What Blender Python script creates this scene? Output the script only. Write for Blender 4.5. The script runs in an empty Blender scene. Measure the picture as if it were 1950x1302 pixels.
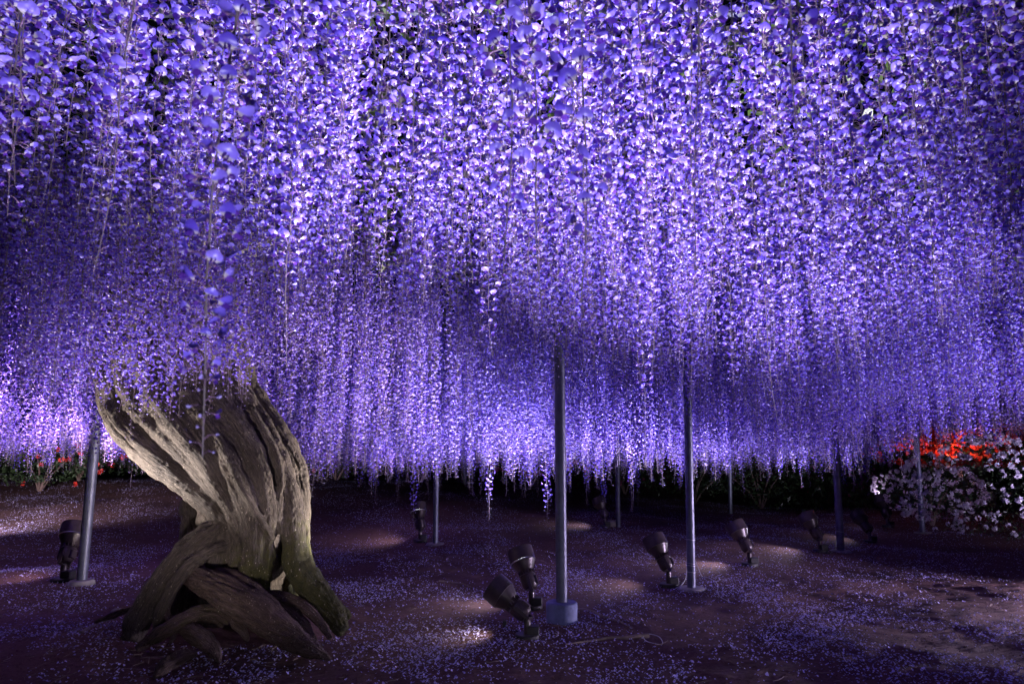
import bpy, math, random
import numpy as np
from mathutils import Vector, Matrix, noise

random.seed(7); np.random.seed(7)
R = math.radians
sc = bpy.context.scene
col = sc.collection

# ------------------------------------------------------------------ camera
F = 1300.0; CX, CY = 975.0, 651.0; TILT = R(9.1); CAMZ = 1.3
cam_d = bpy.data.cameras.new('camera'); cam = bpy.data.objects.new('camera', cam_d); col.objects.link(cam)
cam_d.sensor_width = 36.0; cam_d.lens = 36.0 * F / 1950.0
cam.location = (0, 0, CAMZ); cam.rotation_euler = (R(90) + TILT, 0, 0)
cam_d.clip_start = 0.02; cam_d.clip_end = 400
cam_d.dof.use_dof = True; cam_d.dof.focus_distance = 5.5; cam_d.dof.aperture_fstop = 9.0
sc.camera = cam

# ------------------------------------------------------------------ night sky and faint moon
w = bpy.data.worlds.new('World'); sc.world = w; w.use_nodes = True
nt = w.node_tree; nt.nodes.clear()
sky = nt.nodes.new('ShaderNodeTexSky'); sky.sky_type = 'NISHITA'; sky.sun_disc = False
sky.sun_elevation = R(35); sky.sun_rotation = R(200)
bg = nt.nodes.new('ShaderNodeBackground'); bg.inputs['Strength'].default_value = 0.0009
wo = nt.nodes.new('ShaderNodeOutputWorld')
nt.links.new(sky.outputs[0], bg.inputs[0]); nt.links.new(bg.outputs[0], wo.inputs[0])
sun_d = bpy.data.lights.new('moon', 'SUN'); sun_d.energy = 0.01; sun_d.angle = R(0.5); sun_d.color = (0.8, 0.85, 1)
sun = bpy.data.objects.new('moon', sun_d); col.objects.link(sun)
sun.rotation_euler = Vector((math.sin(R(200)) * math.cos(R(35)), math.cos(R(200)) * math.cos(R(35)), math.sin(R(35)))).to_track_quat('Z', 'Y').to_euler()

sc.view_settings.view_transform = 'Standard'; sc.view_settings.look = 'None'
sc.view_settings.gamma = 1; sc.view_settings.use_curve_mapping = False
sc.view_settings.exposure = 0.0
sc.render.engine = 'CYCLES'
cy = sc.cycles
cy.use_denoising = True; cy.max_bounces = 6; cy.diffuse_bounces = 4; cy.glossy_bounces = 2
cy.transmission_bounces = 4; cy.transparent_max_bounces = 4
cy.caustics_reflective = False; cy.caustics_refractive = False
cy.sample_clamp_indirect = 6
cy.use_light_tree = True

LAMP = 7.5                                    # one knob for all floodlights

# ------------------------------------------------------------------ helpers
def at(px, py, y):
    """the world point seen at pixel px,py (1950 x 1302 frame) at ground distance y"""
    u = (px - CX) / F; v = (CY - py) / F
    c, s = math.cos(TILT), math.sin(TILT)
    d = Vector((u, c - v * s, s + v * c)); k = y / d.y
    return Vector((0, 0, CAMZ)) + d * k

def sstep(a, b, x):
    t = np.clip((np.asarray(x, float) - a) / (b - a), 0, 1); return t * t * (3 - 2 * t)

def terrain(x, y):
    x = np.asarray(x, float); y = np.asarray(y, float)
    h = 0.62 * sstep(9.0, 17.0, y) * (1 - sstep(-2.5, 6.5, x))
    h = h + 0.10 * np.exp(-(((x + 2.1) / 1.3) ** 2 + ((y - 4.9) / 0.9) ** 2))
    h = h + 0.028 * np.sin(x * 1.3 + 0.7 * y) * np.sin(y * 1.9 - 0.5 * x + 1) + 0.012 * np.sin(x * 3.7 - 1.3 * y + 2) * np.sin(2.9 * y + x)
    h = h + 0.05 * np.sin(0.55 * x + 0.4) * np.sin(0.8 * y) * sstep(6, 9, y)
    h = h + 2.6 * sstep(18, 30, y) + 0.9 * sstep(6.5, 14, np.abs(x) - 0.25 * y)
    return h
def tz(x, y): return float(terrain(x, y))

def ground(px, py):
    lo = 2.0; p = None
    y = lo
    while y < 40:
        p = at(px, py, y)
        if p.z < tz(p.x, p.y): return Vector((p.x, p.y, tz(p.x, p.y)))
        y += 0.02
    return p

def new_obj(name, me, parent=None, mats=None, loc=None):
    o = bpy.data.objects.new(name, me); col.objects.link(o)
    if parent is not None: o.parent = parent
    if loc is not None: o.location = loc
    for m in (mats or []):
        me.materials.append(m)
    return o

def mesh_from(name, v, f, mi=None, smooth=True):
    me = bpy.data.meshes.new(name)
    v = np.asarray(v, dtype=np.float32).reshape(-1, 3)
    me.from_pydata(v.tolist(), [], [tuple(int(i) for i in q) for q in f])
    if mi is not None: me.polygons.foreach_set('material_index', np.asarray(mi, dtype=np.int32))
    if smooth: me.polygons.foreach_set('use_smooth', np.ones(len(me.polygons), dtype=bool))
    me.update()
    return me

def fast_quads(name, V, Q, mi=None, smooth=False):
    """V (n,3), Q (m,4) numpy; fast"""
    me = bpy.data.meshes.new(name)
    k = Q.shape[1]
    me.vertices.add(len(V)); me.vertices.foreach_set('co', np.asarray(V, np.float32).ravel())
    me.loops.add(Q.size); me.loops.foreach_set('vertex_index', Q.astype(np.int32).ravel())
    me.polygons.add(len(Q)); me.polygons.foreach_set('loop_start', np.arange(0, Q.size, k, dtype=np.int32))
    if mi is not None: me.polygons.foreach_set('material_index', np.asarray(mi, np.int32))
    me.polygons.foreach_set('use_smooth', np.full(len(Q), smooth))
    me.update(calc_edges=True)
    return me

def empty(name, label=None, cat=None, loc=(0, 0, 0), group=None, kind=None):
    o = bpy.data.objects.new(name, None); col.objects.link(o); o.location = loc
    o.empty_display_size = 0.1
    tag(o, label, cat, group, kind); return o
def tag(o, label=None, cat=None, group=None, kind=None):
    if label: o['label'] = label
    if cat: o['category'] = cat
    if group: o['group'] = group
    if kind: o['kind'] = kind
    return o

class MB:
    def __init__(s): s.v = []; s.f = []; s.m = []
    def add(s, v, f, m=0):
        b = len(s.v); s.v.extend([tuple(p) for p in v]); s.f.extend([tuple(i + b for i in q) for q in f]); s.m.extend([m] * len(f)); return s
    def tube(s, pts, rad, n=10, m=0, caps=True, lump=0.0, seed=0):
        pts = [Vector(p) for p in pts]
        if not hasattr(rad, '__len__'): rad = [rad] * len(pts)
        rings = []; t0 = None; nrm = None
        for i, p in enumerate(pts):
            t = (pts[min(i + 1, len(pts) - 1)] - pts[max(i - 1, 0)]).normalized()
            if nrm is None:
                a = Vector((0, 0, 1)) if abs(t.z) < 0.9 else Vector((1, 0, 0))
                nrm = (a - t * a.dot(t)).normalized()
            else:
                nrm = (nrm - t * nrm.dot(t))
                nrm = nrm.normalized() if nrm.length > 1e-6 else t.orthogonal().normalized()
            b = t.cross(nrm)
            ring = []
            for k in range(n):
                a = 2 * math.pi * k / n
                rr = rad[i]
                if lump: rr *= 1 + lump * noise.noise(Vector((math.cos(a) * 1.3 + seed, math.sin(a) * 1.3, i * 0.35)))
                ring.append(p + (nrm * math.cos(a) + b * math.sin(a)) * rr)
            rings.append(ring)
        V = [q for r in rings for q in r]; Fs = []
        for i in range(len(rings) - 1):
            for k in range(n):
                k2 = (k + 1) % n
                Fs.append((i * n + k, i * n + k2, (i + 1) * n + k2, (i + 1) * n + k))
        if caps:
            Fs.append(tuple(range(n))[::-1]); Fs.append(tuple((len(rings) - 1) * n + k for k in range(n)))
        return s.add(V, Fs, m)
    def lathe(s, prof, n=28, m=0, M=None, closed_ends=True):
        V = []; Fs = []
        for r, z in prof:
            for k in range(n):
                a = 2 * math.pi * k / n
                p = Vector((r * math.cos(a), r * math.sin(a), z)); V.append(M @ p if M else p)
        for i in range(len(prof) - 1):
            for k in range(n):
                k2 = (k + 1) % n; Fs.append((i * n + k, i * n + k2, (i + 1) * n + k2, (i + 1) * n + k))
        if closed_ends:
            Fs.append(tuple(range(n))[::-1]); Fs.append(tuple((len(prof) - 1) * n + k for k in range(n)))
        return s.add(V, Fs, m)
    def box(s, c, d, m=0, M=None, bev=0.0):
        x, y, z = [k / 2 for k in d]; c = Vector(c)
        if bev <= 0:
            V = [Vector((sx * x, sy * y, sz * z)) + c for sz in (-1, 1) for sx, sy in ((-1, -1), (1, -1), (1, 1), (-1, 1))]
            Fs = [(3, 2, 1, 0), (4, 5, 6, 7), (0, 1, 5, 4), (1, 2, 6, 5), (2, 3, 7, 6), (3, 0, 4, 7)]
        else:
            def ring(ix, iy, zz):
                b = bev
                return [Vector(q) + c for q in ((-ix + b, -iy, zz), (ix - b, -iy, zz), (ix, -iy + b, zz), (ix, iy - b, zz), (ix - b, iy, zz), (-ix + b, iy, zz), (-ix, iy - b, zz), (-ix, -iy + b, zz))]
            V = ring(x - bev, y - bev, -z) + ring(x, y, -z + bev) + ring(x, y, z - bev) + ring(x - bev, y - bev, z)
            Fs = [tuple(range(8))[::-1], tuple(range(24, 32))]
            for r in range(3):
                for k in range(8): Fs.append((r * 8 + k, r * 8 + (k + 1) % 8, (r + 1) * 8 + (k + 1) % 8, (r + 1) * 8 + k))
        if M: V = [M @ p for p in V]
        return s.add(V, Fs, m)
    def build(s, name, mats, parent=None, smooth=True, loc=None, sharp=35):
        me = mesh_from(name, s.v, s.f, s.m, smooth)
        if smooth and sharp:
            try: me.set_sharp_from_angle(angle=R(sharp))
            except Exception: pass
        return new_obj(name, me, parent, mats if isinstance(mats, (list, tuple)) else [mats], loc)

def catmull(P, n=8):
    P = [np.array(p, float) for p in P]; out = []
    P = [2 * P[0] - P[1]] + P + [2 * P[-1] - P[-2]]
    for i in range(1, len(P) - 2):
        for k in range(n):
            t = k / n
            out.append(0.5 * ((2 * P[i]) + (-P[i - 1] + P[i + 1]) * t + (2 * P[i - 1] - 5 * P[i] + 4 * P[i + 1] - P[i + 2]) * t * t + (-P[i - 1] + 3 * P[i] - 3 * P[i + 1] + P[i + 2]) * t ** 3))
    out.append(P[-2]); return np.array(out)

# ------------------------------------------------------------------ materials
def mat(name):
    m = bpy.data.materials.new(name); m.use_nodes = True; n = m.node_tree; n.nodes.clear(); return m, n
class G:
    def __init__(s, nt): s.t = nt
    def n(s, typ, **kw):
        o = s.t.nodes.new(typ)
        for k, v in kw.items():
            if k.startswith('i_'):
                key = k[2:]; key = int(key) if key.isdigit() else key.replace('_', ' ')
                o.inputs[key].default_value = v
            else: setattr(o, k, v)
        return o
    def l(s, a, b): s.t.links.new(a, b)
    def ramp(s, fac, stops):
        r = s.t.nodes.new('ShaderNodeValToRGB'); e = r.color_ramp.elements
        while len(e) < len(stops): e.new(0.5)
        for el, (p, c) in zip(e, stops):
            el.position = p; el.color = (c[0], c[1], c[2], 1) if hasattr(c, '__len__') else (c, c, c, 1)
        s.l(fac, r.inputs[0]); return r.outputs[0]
    def mix(s, a, b, fac, mode='MIX'):
        m = s.t.nodes.new('ShaderNodeMix'); m.data_type = 'RGBA'; m.blend_type = mode
        for sock, v in ((m.inputs[6], a), (m.inputs[7], b)):
            if hasattr(v, '__len__'): sock.default_value = (*v[:3], 1)
            else: s.l(v, sock)
        if isinstance(fac, (int, float)): m.inputs[0].default_value = fac
        else: s.l(fac, m.inputs[0])
        return m.outputs[2]
    def tex(s, scale, detail=4, rough=0.55, vec=None, kind='N', sc3=None):
        if vec is None: vec = s.n('ShaderNodeTexCoord').outputs['Object']
        if sc3:
            mp = s.n('ShaderNodeMapping'); mp.inputs['Scale'].default_value = sc3; s.l(vec, mp.inputs[0]); vec = mp.outputs[0]
        if kind == 'N':
            o = s.n('ShaderNodeTexNoise'); o.inputs['Scale'].default_value = scale; o.inputs['Detail'].default_value = detail; o.inputs['Roughness'].default_value = rough
            s.l(vec, o.inputs['Vector']); return o.outputs['Fac']
        o = s.n('ShaderNodeTexVoronoi'); o.inputs['Scale'].default_value = scale; s.l(vec, o.inputs['Vector']); return o.outputs['Distance']

def principled(name, colr, rough=0.6, metal=0.0, bump=0.0, bscale=60, var=0.25, vscale=6, spec=0.5):
    m, t = mat(name); g = G(t)
    o = g.n('ShaderNodeOutputMaterial'); p = g.n('ShaderNodeBsdfPrincipled')
    f = g.tex(vscale, 5)
    dark = tuple(c * (1 - var) for c in colr); lite = tuple(min(1, c * (1 + var)) for c in colr)
    g.l(g.ramp(f, [(0.3, dark), (0.7, lite)]), p.inputs['Base Color'])
    p.inputs['Roughness'].default_value = rough; p.inputs['Metallic'].default_value = metal
    p.inputs['Specular IOR Level'].default_value = spec
    if bump:
        b = g.n('ShaderNodeBump'); b.inputs['Strength'].default_value = bump; b.inputs['Distance'].default_value = 0.01
        g.l(g.tex(bscale, 4), b.inputs['Height']); g.l(b.outputs[0], p.inputs['Normal'])
    g.l(p.outputs[0], o.inputs[0]); return m

def petal_mat(name, lo, hi, spot=None, trans=0.35, tcol=None, objvar=0.12):
    """petal: colour varies by blossom (attribute r), by raceme (object random), pale nectar spot near the claw (attribute g)"""
    m, t = mat(name); g = G(t)
    o = g.n('ShaderNodeOutputMaterial')
    at_ = g.n('ShaderNodeAttribute', attribute_name='petal'); sp = g.n('ShaderNodeSeparateColor'); g.l(at_.outputs['Color'], sp.inputs[0])
    oi = g.n('ShaderNodeObjectInfo')
    c = g.ramp(sp.outputs[0], [(0.0, lo), (1.0, hi)])
    c2 = g.mix((0.72, 0.70, 0.84), (1.0, 1.0, 1.0), oi.outputs['Random'])
    c = g.mix(c, c2, 0.8, 'MULTIPLY')
    if spot:
        f = g.ramp(sp.outputs[1], [(0.0, 1.0), (0.16, 1.0), (0.34, 0.0)])
        f2 = g.n('ShaderNodeMath', operation='MULTIPLY'); g.l(f, f2.inputs[0]); g.l(sp.outputs[2], f2.inputs[1])
        c = g.mix(c, spot, f2.outputs[0])
    d = g.n('ShaderNodeBsdfDiffuse'); g.l(c, d.inputs[0])
    tr = g.n('ShaderNodeBsdfTranslucent'); g.l(g.mix(c, tcol or (0.45, 0.25, 0.95), 0.55, 'MULTIPLY') if False else c, tr.inputs[0])
    mx = g.n('ShaderNodeMixShader'); mx.inputs[0].default_value = trans; g.l(d.outputs[0], mx.inputs[1]); g.l(tr.outputs[0], mx.inputs[2])
    gl = g.n('ShaderNodeBsdfGlossy'); gl.inputs['Roughness'].default_value = 0.38; gl.inputs[0].default_value = (0.9, 0.9, 1, 1)
    mx2 = g.n('ShaderNodeMixShader'); mx2.inputs[0].default_value = 0.035; g.l(mx.outputs[0], mx2.inputs[1]); g.l(gl.outputs[0], mx2.inputs[2])
    g.l(mx2.outputs[0], o.inputs[0]); return m

M_BANNER = petal_mat('wisteria_banner', (0.105, 0.060, 0.56), (0.255, 0.185, 0.84), spot=(0.40, 0.36, 0.42), trans=0.22)
M_KEEL = petal_mat('wisteria_keel', (0.070, 0.018, 0.30), (0.17, 0.055, 0.50), trans=0.35)
M_BUD = petal_mat('wisteria_bud', (0.28, 0.22, 0.66), (0.46, 0.40, 0.80), trans=0.25)
M_STALK = principled('wisteria_stalk', (0.16, 0.13, 0.155), 0.6, var=0.2)
M_PEDICEL = principled('wisteria_pedicel', (0.19, 0.10, 0.23), 0.6, var=0.2)
WMATS = [M_BANNER, M_KEEL, M_BUD, M_STALK, M_PEDICEL]

def bark_mat(nm='wisteria_bark', base=((0.085, 0.068, 0.055), (0.145, 0.118, 0.094), (0.225, 0.187, 0.15))):
    m, t = mat(nm); g = G(t)
    o = g.n('ShaderNodeOutputMaterial'); p = g.n('ShaderNodeBsdfPrincipled')
    tc = g.n('ShaderNodeTexCoord').outputs['Object']
    at_ = g.n('ShaderNodeAttribute', attribute_name='grain'); ga = at_.outputs['Vector']
    big = g.tex(3.0, 4, vec=tc); fib = g.tex(1.0, 6, 0.65, vec=ga)
    fine = g.tex(1.0, 5, 0.75, vec=ga, sc3=(3.2, 3.2, 2.6))
    c = g.ramp(big, [(0.3, base[0]), (0.5, base[1]), (0.7, base[2])])
    c = g.mix(c, g.ramp(fib, [(0.32, 0.45), (0.62, 1.0), (0.8, 1.25)]), 0.85, 'MULTIPLY')
    c = g.mix(c, g.ramp(fine, [(0.36, 0.30), (0.52, 1.0), (0.66, 1.7)]), 0.9, 'MULTIPLY')
    # moss low down and on patches
    gm = g.n('ShaderNodeAttribute', attribute_name='moss')
    mf = g.tex(22, 5, 0.7, vec=tc)
    mm = g.n('ShaderNodeMath', operation='MULTIPLY_ADD'); g.l(gm.outputs['Fac'], mm.inputs[0]); mm.inputs[1].default_value = 0.75; g.l(mf, mm.inputs[2])
    mk = g.ramp(mm.outputs[0], [(0.68, 0.0), (0.95, 1.0)])
    c = g.mix(c, g.ramp(mf, [(0.35, (0.045, 0.05, 0.018)), (0.65, (0.105, 0.10, 0.035))]), mk)
    # pale lenticel flecks
    vz = g.tex(52, 1, vec=tc, kind='V', sc3=(1, 1, 0.55)); vs = g.ramp(vz, [(0.10, 1.0), (0.20, 0.0)])
    sel = g.ramp(g.tex(7, 3, vec=tc), [(0.44, 0.0), (0.56, 0.9)])
    vm = g.n('ShaderNodeMath', operation='MULTIPLY'); g.l(vs, vm.inputs[0]); g.l(sel, vm.inputs[1])
    c = g.mix(c, (0.46, 0.40, 0.32), vm.outputs[0])
    g.l(c, p.inputs['Base Color']); p.inputs['Roughness'].default_value = 0.72; p.inputs['Specular IOR Level'].default_value = 0.35
    b = g.n('ShaderNodeBump'); b.inputs['Strength'].default_value = 1.0; b.inputs['Distance'].default_value = 0.03
    g.l(fib, b.inputs['Height'])
    b2 = g.n('ShaderNodeBump'); b2.inputs['Strength'].default_value = 0.9; b2.inputs['Distance'].default_value = 0.014
    g.l(fine, b2.inputs['Height']); g.l(b.outputs[0], b2.inputs['Normal']); g.l(b2.outputs[0], p.inputs['Normal'])
    g.l(p.outputs[0], o.inputs[0]); return m
M_BARK = bark_mat()
M_ROOTB = bark_mat('root_bark_grained', ((0.080, 0.050, 0.045), (0.15, 0.102, 0.085), (0.225, 0.165, 0.135)))

def root_mat():
    m, t = mat('root_bark'); g = G(t)
    o = g.n('ShaderNodeOutputMaterial'); p = g.n('ShaderNodeBsdfPrincipled')
    tc = g.n('ShaderNodeTexCoord').outputs['Object']
    a = g.tex(6, 6, 0.65, vec=tc)
    c = g.ramp(a, [(0.3, (0.085, 0.056, 0.05)), (0.55, (0.155, 0.112, 0.092)), (0.75, (0.22, 0.17, 0.14))])
    v = g.tex(55, 1, vec=tc, kind='V', sc3=(0.35, 1, 1.4)); vs = g.ramp(v, [(0.12, 1.0), (0.26, 0.0)])
    sel = g.ramp(g.tex(9, 3, vec=tc), [(0.47, 0.0), (0.6, 0.7)])
    vm = g.n('ShaderNodeMath', operation='MULTIPLY'); g.l(vs, vm.inputs[0]); g.l(sel, vm.inputs[1])
    c = g.mix(c, (0.36, 0.30, 0.26), vm.outputs[0])
    mf = g.tex(12, 5, 0.7, vec=tc); c = g.mix(c, (0.075, 0.085, 0.028), g.ramp(mf, [(0.56, 0.0), (0.68, 0.75)]))
    g.l(c, p.inputs['Base Color']); p.inputs['Roughness'].default_value = 0.75; p.inputs['Specular IOR Level'].default_value = 0.3
    b = g.n('ShaderNodeBump'); b.inputs['Strength'].default_value = 0.8; b.inputs['Distance'].default_value = 0.05; g.l(g.tex(30, 7, 0.72, vec=tc), b.inputs['Height'])
    g.l(b.outputs[0], p.inputs['Normal']); g.l(p.outputs[0], o.inputs[0]); return m
M_ROOT = root_mat()

def soil_mat():
    m, t = mat('soil'); g = G(t)
    o = g.n('ShaderNodeOutputMaterial'); p = g.n('ShaderNodeBsdfPrincipled')
    tc = g.n('ShaderNodeTexCoord').outputs['Object']
    a = g.tex(1.1, 6, 0.6, vec=tc); f = g.tex(28, 7, 0.72, vec=tc)
    c = g.ramp(a, [(0.3, (0.085, 0.043, 0.043)), (0.55, (0.125, 0.065, 0.062)), (0.75, (0.165, 0.092, 0.083))])
    c = g.mix(c, g.ramp(f, [(0.3, 0.45), (0.5, 0.95), (0.75, 1.35)]), 0.9, 'MULTIPLY')
    g.l(c, p.inputs['Base Color']); p.inputs['Roughness'].default_value = 0.9; p.inputs['Specular IOR Level'].default_value = 0.2
    b = g.n('ShaderNodeBump'); b.inputs['Strength'].default_value = 0.9; b.inputs['Distance'].default_value = 0.02; g.l(f, b.inputs['Height'])
    b2 = g.n('ShaderNodeBump'); b2.inputs['Strength'].default_value = 0.6; b2.inputs['Distance'].default_value = 0.008; g.l(g.tex(140, 4, 0.7, vec=tc), b2.inputs['Height'])
    g.l(b.outputs[0], b2.inputs['Normal'])
    g.l(b2.outputs[0], p.inputs['Normal']); g.l(p.outputs[0], o.inputs[0]); return m
M_SOIL = soil_mat()
M_STEEL = principled('galvanised_steel', (0.10, 0.105, 0.155), 0.42, metal=0.35, bump=0.25, bscale=90, var=0.28, vscale=14)
M_CAP = principled('blue_grey_footing', (0.12, 0.14, 0.26), 0.75, bump=0.4, bscale=40, var=0.25, vscale=18)
M_CONC = principled('concrete', (0.22, 0.20, 0.20), 0.9, bump=0.6, bscale=50, var=0.3, vscale=16)
M_LAMP = principled('brown_lamp_metal', (0.045, 0.031, 0.036), 0.36, metal=0.25, bump=0.12, bscale=120, var=0.25, vscale=20)
M_RIMD = principled('dull_rim_metal', (0.10, 0.08, 0.085), 0.4, metal=0.6, var=0.1)
M_RIM = principled('bright_rim_metal', (0.40, 0.38, 0.40), 0.3, metal=1.0, var=0.1)
M_BLACK = principled('black_rubber', (0.018, 0.016, 0.018), 0.6, var=0.2)
M_CORD = principled('pale_cord', (0.42, 0.40, 0.44), 0.6, var=0.15)
M_STONE = principled('stone', (0.22, 0.19, 0.18), 0.9, bump=0.8, bscale=30, var=0.35, vscale=9)
M_TWIG = principled('dry_twig', (0.20, 0.15, 0.12), 0.85, bump=0.6, bscale=80, var=0.35, vscale=30)
M_LIMB = principled('limb_bark', (0.22, 0.20, 0.19), 0.8, bump=0.7, bscale=30, var=0.35, vscale=8)
def glow_mat():
    m, t = mat('lamp_lens_lit'); g = G(t); o = g.n('ShaderNodeOutputMaterial'); e = g.n('ShaderNodeEmission')
    e.inputs[0].default_value = (0.9, 0.92, 1, 1); e.inputs[1].default_value = 12; g.l(e.outputs[0], o.inputs[0]); return m
M_LENS = glow_mat()
def leaf_mat(name, lo, hi, trans=0.25):
    m, t = mat(name); g = G(t); o = g.n('ShaderNodeOutputMaterial')
    tc = g.n('ShaderNodeTexCoord').outputs['Object']
    c = g.ramp(g.tex(9, 3, vec=tc), [(0.35, lo), (0.65, hi)])
    d = g.n('ShaderNodeBsdfDiffuse'); g.l(c, d.inputs[0]); tr = g.n('ShaderNodeBsdfTranslucent'); g.l(c, tr.inputs[0])
    mx = g.n('ShaderNodeMixShader'); mx.inputs[0].default_value = trans; g.l(d.outputs[0], mx.inputs[1]); g.l(tr.outputs[0], mx.inputs[2])
    gl = g.n('ShaderNodeBsdfGlossy'); gl.inputs['Roughness'].default_value = 0.35
    m2 = g.n('ShaderNodeMixShader'); m2.inputs[0].default_value = 0.05; g.l(mx.outputs[0], m2.inputs[1]); g.l(gl.outputs[0], m2.inputs[2])
    g.l(m2.outputs[0], o.inputs[0]); return m
M_LEAF = leaf_mat('wisteria_leaf', (0.05, 0.09, 0.02), (0.10, 0.16, 0.035), 0.35)
M_AZLEAF = leaf_mat('azalea_leaf', (0.022, 0.042, 0.018), (0.048, 0.078, 0.032))
M_WHITE = leaf_mat('white_azalea_petal', (0.55, 0.50, 0.62), (0.74, 0.70, 0.78))
M_PALE = leaf_mat('pale_pink_azalea_petal', (0.50, 0.38, 0.55), (0.66, 0.52, 0.66))
M_RED = leaf_mat('red_azalea_petal', (0.50, 0.02, 0.02), (0.70, 0.06, 0.04))
M_PINK = leaf_mat('pink_azalea_petal', (0.55, 0.06, 0.25), (0.68, 0.14, 0.36))
M_MAG = leaf_mat('magenta_azalea_petal', (0.42, 0.08, 0.42), (0.62, 0.22, 0.62))
M_STEM = principled('shrub_stem', (0.15, 0.10, 0.09), 0.85, var=0.3)

# ------------------------------------------------------------------ ground
def make_ground():
    xs = np.concatenate([np.linspace(-60, -12, 25)[:-1], np.arange(-12, 12.001, 0.05), np.linspace(12, 60, 25)[1:]])
    ys = np.concatenate([np.linspace(-30, 1.5, 20)[:-1], np.arange(1.5, 8, 0.04), np.arange(8, 20, 0.1), np.linspace(20, 80, 30)])
    X, Y = np.meshgrid(xs, ys); Z = terrain(X, Y)
    near = ((Y > 1.5) & (Y < 14) & (np.abs(X) < 11))
    idx = np.argwhere(near & (Y < 9))
    for i, j in idx[::1]:
        x, y = X[i, j], Y[i, j]
        Z[i, j] += 0.011 * noise.noise((x * 5, y * 5, 0)) + 0.006 * noise.noise((x * 14, y * 14, 3))
    V = np.stack([X, Y, Z], -1).reshape(-1, 3)
    nx = len(xs); a = (np.arange(len(ys) - 1)[:, None] * nx + np.arange(nx - 1)[None]).ravel()
    Q = np.stack([a, a + 1, a + nx + 1, a + nx], 1)
    me = fast_quads('ground', V, Q, smooth=True)
    o = new_obj('ground', me, None, [M_SOIL]); o['kind'] = 'structure'; o['label'] = 'bare brown soil strewn with fallen lilac petals'
make_ground()

def scatter_mask(x, y):
    return 0.5 + 0.5 * noise.noise((x * 1.1, y * 1.1, 5)) * 1.4 + 0.35 * noise.noise((x * 4.5, y * 4.5, 9))

def fallen_petals(n=135000):
    # denser near the camera in world terms so that the carpet reads as in the picture
    y = 3.6 + 13.4 * np.random.rand(n * 2) ** 1.35
    x = (np.random.rand(n * 2) * 2 - 1) * (y * 0.82 + 0.8)
    keep = []
    rr = np.random.rand(n * 2)
    for i in range(n * 2):
        s = max(0.0, scatter_mask(x[i], y[i]))
        if rr[i] < min(1, max(0.02, s ** 2.1 * 1.3)): keep.append(i)
        if len(keep) >= n: break
    x = x[keep]; y = y[keep]; m = len(x)
    z = terrain(x, y) + 0.006 + np.random.rand(m) * 0.008
    s = (0.0038 + 0.0042 * np.random.rand(m)) * (1 + 0.22 * (np.random.rand(m) < 0.10) * 2)
    a = np.random.rand(m) * 6.283; tl = (np.random.rand(m) - 0.5) * 1.3; t2 = (np.random.rand(m) - 0.5) * 1.3
    ux = np.stack([np.cos(a), np.sin(a), tl], 1); uy = np.stack([-np.sin(a), np.cos(a), t2], 1)
    c = np.stack([x, y, z], 1)
    P = []
    for (u, v, h) in ((-.8, -0.5, 0.35), (0, -0.85, 0.0), (.85, -0.45, 0.3), (.8, 0.5, 0.4), (0, 0.8, 0.0), (-.8, 0.5, 0.2)):
        q = c + ux * (u * s)[:, None] + uy * (v * s)[:, None]; q[:, 2] += h * s; P.append(q)
    V = np.stack(P, 1).reshape(-1, 3)
    b = np.arange(m) * 6
    Q = np.concatenate([np.stack([b, b + 1, b + 4, b + 5], 1), np.stack([b + 1, b + 2, b + 3, b + 4], 1)])
    V[:, 2] = np.maximum(V[:, 2], terrain(V[:, 0], V[:, 1]) + 0.002)
    me = fast_quads('fallen_petals', V, Q)
    at_ = me.color_attributes.new('petal', 'FLOAT_COLOR', 'POINT')
    cc = np.ones((len(V), 4), np.float32); cc[:, 0] = np.repeat(np.random.rand(m), 6); cc[:, 1] = 0.6; cc[:, 2] = 0
    at_.data.foreach_set('color', cc.ravel())
    o = new_obj('fallen_petals', me, None, [M_FALLEN])
    tag(o, 'fallen lilac wisteria petals scattered over the soil', 'petals', kind='stuff')
M_FALLEN = petal_mat('fallen_petal', (0.36, 0.32, 0.66), (0.66, 0.62, 0.86), trans=0.12)
fallen_petals()

def litter():
    mb = MB()
    for k in range(420):
        y = 3.9 + 5 * random.random() ** 1.5; x = (random.random() * 2 - 1) * y * 0.8
        if random.random() < 0.5: x = -2.2 + random.gauss(0, 0.9); y = 4.5 + random.gauss(0, 0.45)
        a = random.random() * 6.28; L = 0.03 + 0.12 * random.random(); b = (random.random() - 0.5) * 1.2
        pts = []
        for i in range(4):
            t = i / 3; xx = x + math.cos(a + b * t) * L * t; yy = y + math.sin(a + b * t) * L * t
            pts.append((xx, yy, tz(xx, yy) + 0.008 + 0.008 * random.random()))
        mb.tube(pts, 0.0012 + 0.0012 * random.random(), n=3, caps=False)
    o = mb.build('twig_litter', M_TWIG, smooth=False); tag(o, 'thin dry twigs and rootlets littering the soil', 'litter', kind='stuff')
litter()
def crumbs(m=16000):
    y = 3.7 + 6.3 * np.random.rand(m) ** 1.6; x = (np.random.rand(m) * 2 - 1) * (y * .8 + .4)
    s = .0022 + .006 * np.random.rand(m) ** 3; s[:60] *= 2.2
    c = np.stack([x, y, terrain(x, y) + s * .3], 1); o6 = np.array([[1, 0, 0], [0, 1, 0], [-1, 0, 0], [0, -1, 0], [0, 0, 1], [0, 0, -1]], float)
    V = (c[:, None] + o6[None] * s[:, None, None] * np.random.uniform(.6, 1.4, (m, 6, 1))).reshape(-1, 3); b = np.arange(m) * 6
    T = np.concatenate([np.stack([b + i, b + (i + 1) % 4, b + 4], 1) for i in range(4)])
    o = new_obj('soil_crumbs', fast_quads('soil_crumbs', V, T), None, [M_SOIL]); tag(o, 'small crumbs and clods of brown soil', 'crumbs', kind='stuff')
crumbs()

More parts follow.
